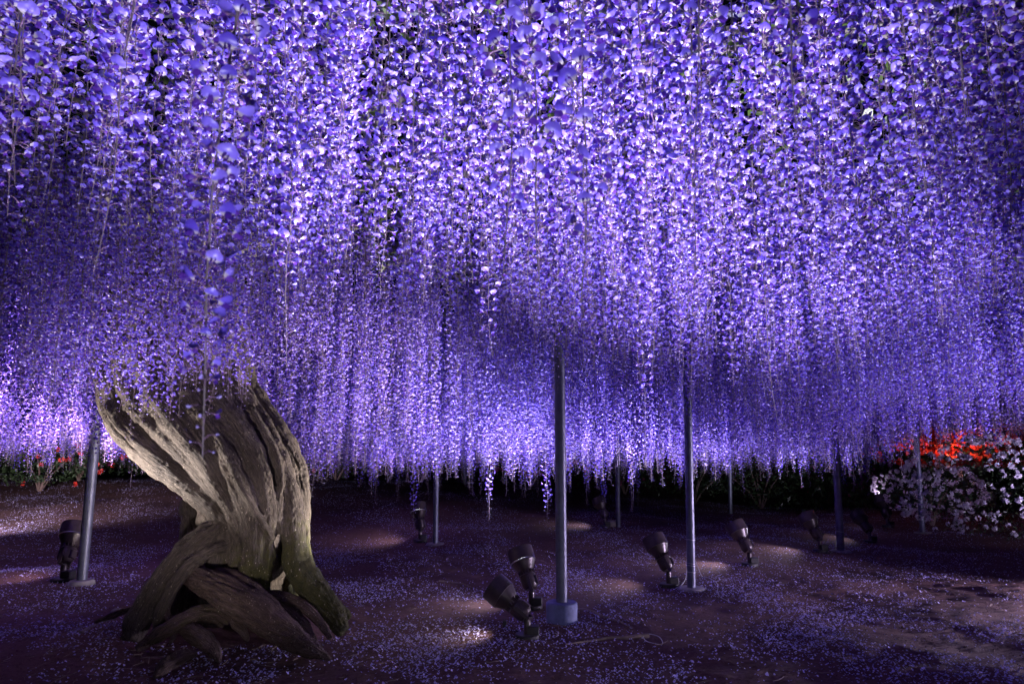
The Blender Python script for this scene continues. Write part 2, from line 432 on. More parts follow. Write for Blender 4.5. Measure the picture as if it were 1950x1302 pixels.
# ------------------------------------------------------------------ wisteria trunk
tree_base = ground(450, 1190)
tree = empty('wisteria_tree', 'old twisted wisteria with thick gnarled trunk, spreading roots and a canopy of hanging violet blossom', 'tree', tree_base)
TB = Vector(tree_base)
def strand(spec, n=6):
    """spec rows: px, py, ground distance, radius in px -> local points and radii"""
    P = []
    for px, py, y, r in spec:
        p = at(px, py, y) - TB; P.append((p.x, p.y, p.z, r * y / F))
    C = catmull(P, n); return C[:, :3], np.maximum(C[:, 3], 0.004)

# rows: column, row, ground distance, radius; traced in units of 1/1.854 picture pixels from (0, 600)
KZ = 1.854
def trace(rows): return [(cx / KZ, 600 + cy_ / KZ, d, r / KZ) for cx, cy_, d, r in rows]
core_spec = trace([(590, -330, 5.55, 90), (570, -220, 5.42, 155), (570, -60, 5.28, 165), (570, 100, 5.18, 168), (590, 250, 5.1, 170), (660, 380, 5.1, 172), (760, 480, 5.05, 178), (850, 580, 5.02, 174), (880, 700, 5.0, 164), (880, 820, 5.0, 158), (880, 920, 5.06, 125), (900, 1050, 5.08, 100)])
strands = [core_spec] + [trace(q) for q in [
    [(400, -250, 5.3, 60), (385, -80, 5.15, 62), (388, 80, 5.0, 60), (392, 220, 4.9, 56), (415, 340, 4.82, 54), (470, 430, 4.76, 54), (550, 505, 4.7, 54), (640, 572, 4.66, 50), (720, 640, 4.64, 46), (790, 715, 4.66, 40), (820, 800, 4.7, 34), (815, 880, 4.76, 30)],
    [(440, -200, 5.2, 60), (445, 0, 5.05, 60), (450, 150, 4.92, 56), (470, 270, 4.8, 50), (515, 360, 4.74, 42), (595, 440, 4.68, 38), (675, 515, 4.63, 36), (745, 590, 4.6, 34), (795, 660, 4.6, 28)],
    [(520, -200, 5.15, 66), (515, 0, 4.98, 66), (520, 150, 4.84, 60), (555, 280, 4.74, 54), (625, 385, 4.66, 46), (700, 480, 4.58, 42), (762, 575, 4.55, 38), (815, 670, 4.56, 36), (848, 760, 4.6, 34), (845, 850, 4.64, 34), (828, 915, 4.7, 28)],
    [(600, -200, 5.15, 66), (600, 20, 4.98, 66), (625, 180, 4.84, 58), (680, 310, 4.72, 52), (750, 420, 4.63, 48), (818, 530, 4.56, 44), (862, 630, 4.53, 42), (890, 730, 4.54, 40), (897, 830, 4.56, 40), (885, 920, 4.60, 38), (878, 985, 4.66, 26)],
    [(690, -200, 5.2, 62), (690, 30, 5.05, 62), (715, 190, 4.9, 56), (775, 315, 4.78, 52), (845, 415, 4.69, 48), (905, 525, 4.62, 42), (936, 640, 4.58, 34), (944, 740, 4.58, 32), (940, 840, 4.6, 32), (932, 920, 4.64, 30), (936, 975, 4.68, 20)],
    [(760, -200, 5.35, 60), (760, 40, 5.2, 60), (795, 190, 5.06, 54), (850, 300, 4.94, 50), (915, 400, 4.86, 48), (970, 500, 4.78, 46), (1008, 600, 4.72, 42), (1030, 690, 4.7, 40), (1035, 780, 4.7, 42), (1050, 870, 4.68, 48), (1088, 940, 4.64, 50), (1135, 1000, 4.6, 48), (1178, 1060, 4.56, 40), (1215, 1120, 4.52, 24)],
    [(800, -150, 5.5, 58), (810, 60, 5.4, 58), (850, 230, 5.25, 56), (910, 340, 5.15, 56), (980, 440, 5.06, 54), (1032, 540, 5.0, 48), (1052, 640, 4.96, 44), (1054, 740, 4.94, 42), (1052, 830, 4.9, 42), (1075, 910, 4.86, 42), (1130, 980, 4.8, 38), (1180, 1035, 4.76, 32), (1238, 1064, 4.72, 12)],
    [(1010, 560, 5.2, 60), (1030, 680, 5.2, 60), (1030, 800, 5.2, 60), (1040, 920, 5.15, 58), (1050, 1040, 5.1, 46)],
    [(720, 640, 5.3, 76), (725, 740, 5.3, 78), (720, 840, 5.3, 82), (700, 940, 5.3, 86), (680, 1060, 5.3, 76)],
    [(830, 690, 4.72, 28), (780, 745, 4.66, 42), (720, 785, 4.62, 46), (660, 835, 4.58, 46), (605, 890, 4.55, 42), (560, 950, 4.52, 40), (520, 1020, 4.5, 42), (488, 1080, 4.48, 44), (462, 1150, 4.46, 34)],
    [(800, 805, 4.66, 22), (735, 835, 4.56, 26), (672, 880, 4.50, 25), (628, 935, 4.46, 23), (592, 995, 4.44, 21), (562, 1060, 4.43, 19), (548, 1125, 4.42, 14)],
    [(770, 780, 4.70, 38), (765, 850, 4.69, 38), (750, 910, 4.71, 34), (735, 960, 4.76, 28)],
    [(690, 330, 4.62, 17), (788, 470, 4.52, 16), (846, 600, 4.46, 15), (905, 700, 4.48, 14), (962, 790, 4.55, 12)],
    [(880, 330, 4.80, 16), (950, 440, 4.72, 15), (992, 560, 4.65, 14), (985, 680, 4.61, 12), (1000, 780, 4.64, 12)],
    [(500, 300, 4.70, 16), (590, 380, 4.61, 15), (680, 462, 4.55, 14), (745, 560, 4.51, 13), (800, 660, 4.51, 11)],
    [(864, 800, 4.52, 12), (872, 890, 4.55, 12), (858, 965, 4.61, 9)],
    [(915, 760, 4.52, 11), (918, 860, 4.56, 11), (905, 950, 4.6, 9)],
]]
def limb_mesh(name, specs, voxel, smooth=2, depth=1.0, sfac=.5, mossy=0.0):
    mb = MB(); SC = []; SR = []; ST = []; SS = []; SI = []
    for k, sp in enumerate(specs):
        C, r = strand(sp, 7); mb.tube([Vector(c) for c in C], list(r), n=18, lump=0.14, seed=k * 3.1)
        T = np.gradient(C, axis=0); T /= np.linalg.norm(T, axis=1)[:, None] + 1e-9
        L = np.concatenate([[0], np.cumsum(np.linalg.norm(np.diff(C, axis=0), axis=1))])
        SC.append(C); SR.append(r); ST.append(T); SS.append(L); SI.append(np.full(len(C), k))
    SC = np.concatenate(SC); SR = np.concatenate(SR); ST = np.concatenate(ST); SS = np.concatenate(SS); SI = np.concatenate(SI)
    me = mesh_from(name + '_raw', mb.v, mb.f, None, True)
    o = bpy.data.objects.new('tmp', me); col.objects.link(o)
    md = o.modifiers.new('r', 'REMESH'); md.mode = 'VOXEL'; md.voxel_size = voxel
    ms = o.modifiers.new('s', 'SMOOTH'); ms.iterations = smooth + 3; ms.factor = sfac
    dg = bpy.context.evaluated_depsgraph_get()
    out = bpy.data.meshes.new_from_object(o.evaluated_get(dg)); out.name = name
    bpy.data.objects.remove(o); bpy.data.meshes.remove(me)
    n = len(out.vertices); co = np.empty(n * 3, np.float32); out.vertices.foreach_get('co', co); co = co.reshape(-1, 3).astype(float)
    nr = np.empty(n * 3, np.float32); out.vertices.foreach_get('normal', nr); nr = nr.reshape(-1, 3).astype(float)
    bi = np.empty(n, int)
    for q in range(0, n, 4000):
        d = np.sqrt(((co[q:q + 4000, None] - SC[None]) ** 2).sum(-1)) - SR[None]; bi[q:q + 4000] = d.argmin(1)
    T = ST[bi]; D = co - SC[bi]; al = (D * T).sum(1); D = D - T * al[:, None]; sl = SS[bi] + al
    e1 = np.cross(T, np.array([0, 1.0, 0.15])); e1 /= np.linalg.norm(e1, axis=1)[:, None] + 1e-9; e2 = np.cross(T, e1)
    th = np.arctan2((D * e2).sum(1), (D * e1).sum(1)); rr = SR[bi]; idn = SI[bi]
    grain = np.empty((n, 3), np.float32); disp = np.zeros(n); moss = np.zeros(n)
    for i in range(n):
        a = th[i] + .5 * sl[i]; ca, sa = math.cos(a), math.sin(a); h = sl[i]; w_ = min(1.6, rr[i] / .06); off = float(idn[i]) * 7.3
        k1 = 1.5 * w_ + .5; x, y, z = co[i]
        n1 = noise.noise((ca * k1 + off, sa * k1, h * 1.6)); n2 = noise.noise((ca * k1 * 2.6 + off, sa * k1 * 2.6 + 3, h * 3.0))
        n4 = noise.noise((x * 14, y * 14, z * 9)); n5 = noise.noise((x * 42, y * 42, z * 26)); n6 = noise.noise((x * 4, y * 4, z * 3 + 9))
        g_ = min(1.0, max(.15, .6 + 1.3 * n6))
        disp[i] = depth * (-0.019 * math.exp(-(n1 / .085) ** 2) * g_ * min(1, rr[i] / .05) - 0.011 * math.exp(-(n2 / .10) ** 2) * g_ + 0.009 * n4 + 0.004 * n5 - 0.010 * max(0.0, n4 - .35))
        grain[i] = (ca * 5.5 * w_ + off, sa * 5.5 * w_, h * 9.0)
        mossf = .05 if (idn[i] == 0 and mossy >= 0) else 1.0
        moss[i] = mossy + mossf * max(0.0, min(1.0, 0.75 - 1.7 * abs(z - 0.28) + 0.8 * (x - 0.05))) * (0.3 if x < 0.05 else (.9 if y < .05 else .2)) * (1 if mossy >= 0 else 0)
    co += nr * disp[:, None]
    out.vertices.foreach_set('co', co.astype(np.float32).ravel())
    a = out.attributes.new('grain', 'FLOAT_VECTOR', 'POINT'); a.data.foreach_set('vector', grain.ravel())
    a = out.attributes.new('moss', 'FLOAT', 'POINT'); a.data.foreach_set('value', moss.astype(np.float32))
    out.polygons.foreach_set('use_smooth', np.ones(len(out.polygons), bool)); out.update()
    return out
new_obj('trunk', limb_mesh('trunk', strands, 0.0105), tree, [M_BARK])

def gd(px, py, off=0.0):           # ground distance at a traced point
    return ground(px, py).y + off
roots = [
    ('thick mottled root sloping down to the right', [[(648, 905, 4.62, 30), (720, 938, 4.52, 46), (800, 980, 4.44, 54), (880, 1030, 4.37, 56), (960, 1088, 4.30, 50), (1040, 1140, 4.25, 42), (1110, 1184, 4.20, 28), (1170, 1215, 4.17, 10)],
        [(760, 905, 4.60, 22), (850, 935, 4.52, 26), (930, 1000, 4.46, 26), (1000, 1068, 4.40, 22), (1060, 1120, 4.36, 14)], [(700, 950, 4.44, 14), (800, 1020, 4.36, 15), (900, 1085, 4.29, 15), (1010, 1150, 4.2, 12)]]),
    ('thin arched mossy root', [[(815, 1075, 4.46, 20), (760, 1047, 4.42, 25), (690, 1055, 4.38, 27), (610, 1095, 4.34, 27), (540, 1140, 4.31, 22), (480, 1180, 4.27, 10)]]),
    ('short ringed root stub', [[(650, 1100, 4.40, 26), (690, 1125, 4.32, 32), (730, 1155, 4.27, 30), (765, 1195, 4.23, 20), (775, 1225, 4.20, 8)]]),
    (None, [[(930, 985, 4.66, 20), (1000, 995, 4.58, 20), (1070, 1025, 4.50, 20), (1125, 1078, 4.44, 18), (1170, 1140, 4.38, 10)]]),
    (None, [[(960, 1020, 4.58, 15), (1030, 1055, 4.50, 16), (1085, 1105, 4.43, 14), (1120, 1160, 4.37, 7)]]),
    (None, [[(800, 1050, 4.42, 15), (835, 1088, 4.36, 18), (862, 1122, 4.31, 14), (875, 1150, 4.28, 7)]]),
    (None, [[(930, 1000, 4.62, 12), (1000, 1020, 4.56, 13), (1060, 1060, 4.50, 12), (1100, 1110, 4.44, 8)]]),
    ('low reddish root half sunk in the soil', [[(700, 1190, 4.24, 12), (640, 1205, 4.20, 24), (580, 1240, 4.14, 26), (540, 1280, 4.08, 10)]]),
    ('thin pale surface root', [[(500, 1030, 4.80, 12), (435, 1045, 4.80, 12), (380, 1065, 4.78, 10), (330, 1085, 4.76, 5)]]),
    (None, [[(610, 980, 4.50, 12), (590, 1050, 4.44, 13), (620, 1110, 4.38, 12), (600, 1160, 4.32, 6)]]),
    (None, [[(560, 1085, 4.5, 22), (640, 1080, 4.48, 26), (720, 1075, 4.48, 24), (790, 1090, 4.46, 14)]]),
]
for lab, sp in roots:
    o = new_obj('root', limb_mesh('root', [trace(q) for q in sp], 0.0085, 2, .85, .5, mossy=.25 if lab and 'mossy' in lab else -.3), tree, [M_ROOTB])
    if lab: o['label'] = lab

# soil heaped between the roots
def mound():
    mb = MB()
    c = ground(440, 1205); n = 40
    V = []; Fs = []
    for i in range(17):
        for k in range(n):
            a = 6.283 * k / n; q = i / 16
            x = c.x + math.cos(a) * q * 0.85; y = c.y + 0.12 + math.sin(a) * q * 0.55
            z = tz(x, y) + 0.10 * (1 - q * q) ** 1.5 - 0.012 + 0.03 * noise.noise((x * 6, y * 6, 2)) * (1 - q) ** 0.3
            V.append((x, y, z))
    for i in range(16):
        for k in range(n): Fs.append((i * n + k, i * n + (k + 1) % n, (i + 1) * n + (k + 1) % n, (i + 1) * n + k))
    mb.add(V, Fs); o = mb.build('soil_mound', M_SOIL, sharp=None); o['kind'] = 'structure'; o['label'] = 'reddish soil heaped around the roots'
mound()

# limbs along the trellis
TOP = 2.92
top_pt = at(345, 470, 5.45)
limbs = [
    [top_pt - Vector((0, 0, .5)), top_pt + Vector((-0.25, 0, .05)), top_pt + Vector((-1.0, 0.1, .12)), top_pt + Vector((-2.2, -0.1, .1)), top_pt + Vector((-4.2, 0.4, .15))],
    [top_pt - Vector((0, 0, .5)), top_pt + Vector((.4, .2, .1)), top_pt + Vector((1.5, .8, .18)), top_pt + Vector((3.2, 1.3, .15)), top_pt + Vector((6, 1.2, .2))],
    [top_pt - Vector((0, 0, .5)), top_pt + Vector((.2, .6, .1)), top_pt + Vector((.6, 2.0, .16)), top_pt + Vector((.2, 4.5, .2)), top_pt + Vector((.8, 8, .2))],
    [top_pt - Vector((0, 0, .5)), top_pt + Vector((.3, -.4, .1)), top_pt + Vector((1.2, -1.4, .2)), top_pt + Vector((2.9, -2.3, .22)), top_pt + Vector((5.5, -2.8, .25))],
    [top_pt - Vector((0, 0, .5)), top_pt + Vector((-.2, -.4, .12)), top_pt + Vector((-.7, -1.6, .2)), top_pt + Vector((-.9, -3.2, .22)), top_pt + Vector((-1.0, -4.8, .25))],
]
for k, L in enumerate(limbs):
    C = catmull([tuple(p - TB) for p in L], 8); n = len(C)
    mb = MB(); mb.tube([Vector(c) for c in C], [0.15 * (1 - i / n) ** 0.8 + 0.03 for i in range(n)], n=12, lump=0.25, seed=k)
    # side shoots
    for i in range(6, n - 2, 3):
        s = 1 if i % 2 else -1; d = Vector(C[min(i + 1, n - 1)] - C[i - 1]).normalized(); side = Vector((-d.y, d.x, 0)) * s
        p = Vector(C[i]); q = [p, p + side * .5 + d * .3 + Vector((0, 0, .05)), p + side * 1.1 + d * .8 + Vector((0, 0, .02)), p + side * 1.9 + d * 1.4]
        mb.tube(q, [.035, .028, .02, .01], n=6)
    mb.build('limb', M_LIMB, tree)

# ------------------------------------------------------------------ blossom and racemes
def petal_patch(cols, rows, fn):
    V = []; A = []
    for j in range(rows + 1):
        v = j / rows
        for i in range(cols + 1):
            u = -1 + 2 * i / cols; V.append(fn(u, v)); A.append(v)
    Fq = []
    for j in range(rows):
        for i in range(cols):
            a = j * (cols + 1) + i; Fq.append((a, a + 1, a + cols + 2, a + cols + 1))
    return V, Fq, A

def floret(open_=1.0, seed=0, hi=True):
    """one blossom: x sideways, y away from the stalk, z up. origin at its attachment on the stalk. returns verts, faces, mats, attr v, spot"""
    rnd = random.Random(seed)
    V = []; Fs = []; Ms = []; A = []; S = []
    def put(v, f, m, a, s):
        b = len(V); V.extend(v); Fs.extend([tuple(i + b for i in q) for q in f]); Ms.extend([m] * len(f)); A.extend(a); S.extend([s] * len(v))
    pl = 0.020 + 0.006 * rnd.random()
    e = np.array([0, pl, 0.004])
    # pedicel
    r = 0.0008
    ring = []
    for t in (0, 0.5, 1):
        c = np.array([0, pl * t, 0.004 * t + 0.004 * math.sin(math.pi * t)])
        for k in range(3):
            a = 2.094 * k; ring.append(tuple(c + np.array([r * math.cos(a), 0, r * math.sin(a)])))
    put(ring, [(i * 3 + k, i * 3 + (k + 1) % 3, (i + 1) * 3 + (k + 1) % 3, (i + 1) * 3 + k) for i in range(2) for k in range(3)], 4, [1] * 9, 0)
    if open_ < 0.35:      # closed curved bud
        L = 0.006 + 0.022 * open_
        P = []; n = 5
        prof = [(0, 0.0006), (0.25, 0.0022), (0.6, 0.0034), (0.88, 0.0026), (1.0, 0.0006)]
        for (t, rr) in prof:
            c = e + np.array([0, L * t, -0.3 * L * t + 0.35 * L * t * t]); rr = rr * (0.55 + 1.3 * open_)
            for k in range(n):
                a = 2 * math.pi * k / n; P.append(tuple(c + np.array([rr * 0.8 * math.cos(a), 0, rr * 1.25 * math.sin(a)])))
        f = [(i * n + k, i * n + (k + 1) % n, (i + 1) * n + (k + 1) % n, (i + 1) * n + k) for i in range(4) for k in range(n)]
        put(P, f, 2, [1] * len(P), 0)
        return V, Fs, Ms, A, S
    # banner: broad, heart shaped, tipped forward and cupped
    W = 0.0125 * (0.5 + 0.5 * open_); H = 0.0195 * (0.6 + 0.4 * open_)
    tilt = R(24 + 34 * rnd.random()) ; ct, st = math.cos(tilt), math.sin(tilt)
    cup = 0.25 + 0.35 * rnd.random()
    skew = (rnd.random() - 0.5) * 0.3
    def fb(u, v):
        w = W * max(0.0, math.sin(math.pi * min(1, 0.10 + 0.80 * v ** 0.85))) ** 0.62
        if v > 0.8: w *= (1 - ((v - 0.8) / 0.2) ** 2 * 0.42)
        x = u * w
        z = H * v * (1 - 0.10 * abs(u)) + (0.0012 * abs(u) if v > .9 else 0)
        y = 0.003 + cup * w * (-(u * u)) * 0.9 + 0.0045 * math.sin(v * 2.6) - 0.0012 * math.exp(-(u / .2) ** 2)
        y2 = y * ct + z * st * 1.0; z2 = z * ct - y * st
        return (x + skew * z2 * 0.3, e[1] + y2, e[2] + z2)
    v, f, a = petal_patch(4, 4 if hi else 3, fb); put(v, f, 0, a, 1)
    # wings
    for sg in (-1, 1):
        L = 0.0155 * (0.7 + 0.3 * open_); dr = R(28 + 20 * rnd.random())
        def fw(u, vv):
            w = 0.0042 * math.sin(math.pi * (0.12 + 0.80 * vv)) ** 0.7
            y = L * vv * math.cos(dr) ; z = -L * vv * math.sin(dr) + 0.004 * vv * vv + u * w
            x = sg * (0.0014 + 0.0026 * math.sin(math.pi * vv)) - sg * 0.0006 * abs(u)
            return (x, e[1] + 0.001 + y, e[2] + z)
        v, f, a = petal_patch(1 if not hi else 2, 3, fw); put(v, f, 1, a, 0)
    # calyx
    P = []
    for (t, rr) in ((0, 0.0007), (0.0035, 0.0024), (0.006, 0.0026)):
        for k in range(5): P.append((rr * math.cos(1.257 * k), e[1] - 0.002 + t, e[2] + rr * math.sin(1.257 * k)))
    put(P, [(i * 5 + k, i * 5 + (k + 1) % 5, (i + 1) * 5 + (k + 1) % 5, (i + 1) * 5 + k) for i in range(2) for k in range(5)], 4, [1] * 15, 0)
    return V, Fs, Ms, A, S

FL_OPEN = [floret(1.0, s) for s in range(6)] + [floret(0.8, 20 + s) for s in range(3)]
FL_HALF = [floret(0.5, 40 + s) for s in range(3)]
FL_BUD = [floret(0.3, 50), floret(0.22, 51)]
FL_TINY = [floret(0.08, 60), floret(0.02, 61)]
def pick(o_, rnd):
    if o_ > 0.62: return rnd.choice(FL_OPEN)
    if o_ > 0.42: return rnd.choice(FL_HALF)
    if o_ > 0.2: return rnd.choice(FL_BUD)
    return rnd.choice(FL_TINY)

def set_petal_attr(me, r, g, b):
    a = me.color_attributes.new('petal', 'FLOAT_COLOR', 'POINT'); c = np.ones((len(r), 4), np.float32); c[:, 0] = r; c[:, 1] = g; c[:, 2] = b
    a.data.foreach_set('color', c.ravel())

def placements(L, seed, bare, step, size=1.0):
    """matrices of the blossoms along a raceme hanging from z=0 (tip) up to z=L"""
    rnd = random.Random(seed); out = []
    z = 0.004; ang = rnd.random() * 6.28
    ax = rnd.random() * 6.28; amp = 0.012 + 0.02 * rnd.random()
    def axis(z):
        q = z / L; return Vector((math.cos(ax) * amp * math.sin(q * 3.1) + 0.006 * math.sin(q * 17 + ax), math.sin(ax) * amp * math.sin(q * 2.7) + 0.005 * math.cos(q * 14), z))
    while z < L - 0.05:
        q = z
        if q < bare: op = 0.0 + 0.32 * (q / max(bare, 1e-3)) ** 1.5
        elif q < bare + 0.16: op = 0.3 + 0.5 * (q - bare) / 0.16 + rnd.uniform(-.1, .1)
        else: op = 1.0 if rnd.random() > 0.06 else 0.5
        ang += 2.3999 + rnd.uniform(-.35, .35)
        scl = (0.84 + 0.42 * min(1, q / (bare + 0.25))) * rnd.uniform(0.82, 1.14) * size
        pitch = rnd.gauss(0.10 if op > .4 else 0.25, 0.22)
        roll = rnd.gauss(0, 0.35)
        long = 1.0
        if q > bare + .2: long = rnd.uniform(0.9, 1.7)
        M = Matrix.Translation(axis(z)) @ Matrix.Rotation(ang, 4, 'Z') @ Matrix.Rotation(pitch, 4, 'X') @ Matrix.Translation((0, 0.018 * (long - 1), 0)) @ Matrix.Rotation(roll, 4, 'Y') @ Matrix.Diagonal((scl, scl, scl, 1))
        out.append((M, op, rnd.random(), z))
        z += step * rnd.uniform(0.6, 1.4) * (1.25 if op < .3 else 1.0)
    return out, axis

def raceme_mesh(name, L, seed, bare, step, blossoms=True, size=1.0):
    rnd = random.Random(seed + 99)
    pl, axis = placements(L, seed, bare, step, size)
    V = []; Fs = []; Ms = []; A0 = []; A1 = []; A2 = []
    mb = MB(); n = max(6, int(L / 0.09)); pts = [axis(L * i / n) for i in range(n + 1)]
    mb.tube(pts, [0.0008 + 0.0016 * min(1, i / n * 1.6) for i in range(n + 1)], n=4, m=3, caps=False)
    V += [tuple(p) for p in mb.v]; Fs += mb.f; Ms += mb.m; A0 += [.5] * len(mb.v); A1 += [1] * len(mb.v); A2 += [0] * len(mb.v)
    if blossoms:
        Vn = []
        for M, op, rv, z in pl:
            v, f, m, a, s = pick(op, rnd); b = len(V)
            Mn = np.array(M); vv = np.array(v) @ Mn[:3, :3].T + Mn[:3, 3]
            V.extend(map(tuple, vv)); Fs.extend([tuple(i + b for i in q) for q in f]); Ms.extend(m)
            A0.extend([rv] * len(v)); A1.extend(a); A2.extend(s)
    me = mesh_from(name, V, Fs, Ms, True)
    set_petal_attr(me, np.array(A0), np.array(A1), np.array(A2))
    for m in WMATS: me.materials.append(m)
    return me, pl

VAR = []     # (mesh, length)
for k in range(12):
    L = [1.0, 1.1, 1.2, 1.3, 1.45, 1.6, 1.75, 1.75, 1.15, 1.35, 1.5, 1.7][k]
    bare = [0.03, 0.05, 0.04, 0.06, 0.03, 0.05, 0.06, 0.04, 0.20, 0.05, 0.26, 0.22][k]
    VAR.append((raceme_mesh('flower_raceme', L, 100 + k, bare, 0.0122)[0], L, bare))
SHORT = [0, 1, 2, 3, 8, 9]; LONG = [4, 5, 6, 7, 10, 11]

def bottom(x, y):
    """height of the lower edge of the blossom curtain"""
    q = x / max(y, 1.0)
    mid = 2.08 - 0.86 * float(sstep(5.3, 6.9, y))
    lef = 2.10 - 0.58 * float(sstep(3.5, 5.2, y)) - .04 * float(sstep(6, 8, y))
    rig = 2.08 - 0.36 * float(sstep(3.0, 5.0, y)) - 0.46 * float(sstep(5.2, 8.2, y))
    wr = float(sstep(0.12, 0.34, q)); wl = float(sstep(-0.34, -0.52, q))
    b = mid * (1 - wr - wl) + rig * wr + lef * wl
    b += 0.42 * float(sstep(.48, .62, q)) * float(sstep(6.0, 8.0, y))
    b += 0.10 * noise.noise((x * 0.9, y * 0.9, 1.0)) + (0.08 + .10 * float(sstep(5.5, 7, y))) * noise.noise((x * 2.3, y * 2.3, 4.0)) - .03
    return b

def build_racemes():
    pts = []
    sp = 0.134
    rows = int((17.5 + 1.6) / sp)
    for j in range(rows):
        y = -1.6 + j * sp
        hw = max(3.2, 0.78 * y + 1.9)
        m = int(2 * hw / sp)
        for i in range(m):
            x = -hw + i * sp + random.uniform(-.05, .05); yy = y + random.uniform(-.05, .05)
            dens = noise.noise((x * 0.8, yy * 0.8, 12))
            if dens < (-0.30 if yy < 5 else -.36): continue
            if 1.7 < yy < 4.3 and abs(x / yy + .205) < .04 and random.random() < .62: continue
            gap = noise.noise((x * 2.9, yy * 2.9, 31))
            if random.random() < (0.07 if yy < 9 else 0.3) + (.55 if gap > .22 else 0): continue
            if x * x + yy * yy < 0.86 ** 2 and yy > -0.6: continue
            if abs(x) > 6.8 and yy > 9.5 and x > 0 and random.random() < 0.5: continue
            # clear round the trunk above its bole
            if (x - top_pt.x) ** 2 + (yy - top_pt.y) ** 2 < 0.42 ** 2: continue
            zb = bottom(x, yy) + random.gauss(0, 0.10 if yy < 6 else .13)
            if random.random() < 0.07: zb -= random.uniform(0.05, 0.2)
            # keep off the bole: racemes in front of the trunk end above y ~ 780 px
            if -2.95 < x < -1.75 and 4.62 < yy < 5.75: continue
            if -3.0 < x < -1.35 and 3.5 < yy <= 4.62: zb = random.uniform(1.58, 1.9) - (.12 if x < -2.1 else 0)
            pts.append((x, yy, zb))
    return pts
PTS = build_racemes()
def inview(x, y, z):
    c, s = math.cos(TILT), math.sin(TILT); zz = z - CAMZ
    d = y * c + zz * s; v = -y * s + zz * c
    if d < 0.2: return 0
    px = CX + F * x / d; py = CY - F * v / d
    return 1 if (-40 < px < 1990 and -60 < py < 1300) else 0
recs = []
for (x, y, zb) in PTS:
    yy_ = y
    need = TOP + 0.05 - zb
    cand = SHORT if need < 1.38 else LONG
    cand = [k for k in cand if VAR[k][1] > need - 0.22] or [6, 7, 11]
    k = random.choice(cand)
    if VAR[k][2] > 0.15 and random.random() < (0.55 if yy_ < 5 else .2): k = random.choice([q for q in cand if VAR[q][2] < 0.15] or cand)
    if VAR[k][2] > 0.15: zb -= 0.14
    if y > 5.6 and random.random() < .07: k = random.choice((10, 11)); zb -= random.uniform(.08, .30)
    recs.append([x, y, zb, k, random.random() * 6.283, random.uniform(0.94, 1.08), inview(x, y, zb + 0.15)])
order = sorted(range(len(recs)), key=lambda i: (0 if recs[i][6] else 1, recs[i][0] ** 2 + recs[i][1] ** 2))
HERO_N = 9
parts = set(order[:300 - HERO_N])
for i in order[:300 - HERO_N]:
    x, y, zb, k, a, s, _ = recs[i]
    o = bpy.data.objects.new('flower_raceme', VAR[k][0]); col.objects.link(o); o.parent = tree
    o.location = Vector((x, y, zb)) - TB; o.rotation_euler = (random.gauss(0, .012), random.gauss(0, .012), a); o.scale = (1, 1, s)

# remaining racemes: one part, instanced on points
src = bpy.data.collections.new('raceme_sources')
for k, (me, L, b) in enumerate(VAR):
    o = bpy.data.objects.new('raceme_source_%02d' % k, me); src.objects.link(o)
rest = [recs[i] for i in range(len(recs)) if i not in parts]
me = bpy.data.meshes.new('flower_racemes')
me.vertices.add(len(rest)); me.vertices.foreach_set('co', np.array([[r[0] - TB.x, r[1] - TB.y, r[2] - TB.z] for r in rest], np.float32).ravel())
a = me.attributes.new('pick', 'INT', 'POINT'); a.data.foreach_set('value', np.array([r[3] for r in rest], np.int32))
a = me.attributes.new('spin', 'FLOAT_VECTOR', 'POINT'); a.data.foreach_set('vector', np.array([[random.gauss(0, .012), random.gauss(0, .012), r[4]] for r in rest], np.float32).ravel())
a = me.attributes.new('size', 'FLOAT_VECTOR', 'POINT'); a.data.foreach_set('vector', np.array([[1, 1, r[5]] for r in rest], np.float32).ravel())
me.update()
ro = new_obj('flower_racemes', me, tree); ro['kind'] = 'stuff'; ro['label'] = 'mass of more distant hanging violet flower racemes'
gt = bpy.data.node_groups.new('hang_racemes', 'GeometryNodeTree')
gt.interface.new_socket('Geometry', in_out='INPUT', socket_type='NodeSocketGeometry'); gt.interface.new_socket('Geometry', in_out='OUTPUT', socket_type='NodeSocketGeometry')
gi = gt.nodes.new('NodeGroupInput'); go = gt.nodes.new('NodeGroupOutput')
m2p = gt.nodes.new('GeometryNodeMeshToPoints'); iop = gt.nodes.new('GeometryNodeInstanceOnPoints')
ci = gt.nodes.new('GeometryNodeCollectionInfo'); ci.inputs['Collection'].default_value = src
ci.inputs['Separate Children'].default_value = True; ci.inputs['Reset Children'].default_value = True
iop.inputs['Pick Instance'].default_value = True
def named(nm, typ):
    q = gt.nodes.new('GeometryNodeInputNamedAttribute'); q.data_type = typ; q.inputs['Name'].default_value = nm; return q.outputs['Attribute']
L_ = gt.links.new
L_(gi.outputs[0], m2p.inputs[0]); L_(m2p.outputs[0], iop.inputs['Points']); L_(ci.outputs[0], iop.inputs['Instance'])
L_(named('pick', 'INT'), iop.inputs['Instance Index']); L_(named('spin', 'FLOAT_VECTOR'), iop.inputs['Rotation']); L_(named('size', 'FLOAT_VECTOR'), iop.inputs['Scale'])
L_(iop.outputs[0], go.inputs[0])
md = ro.modifiers.new('hang', 'NODES'); md.node_group = gt
print('racemes', len(recs))

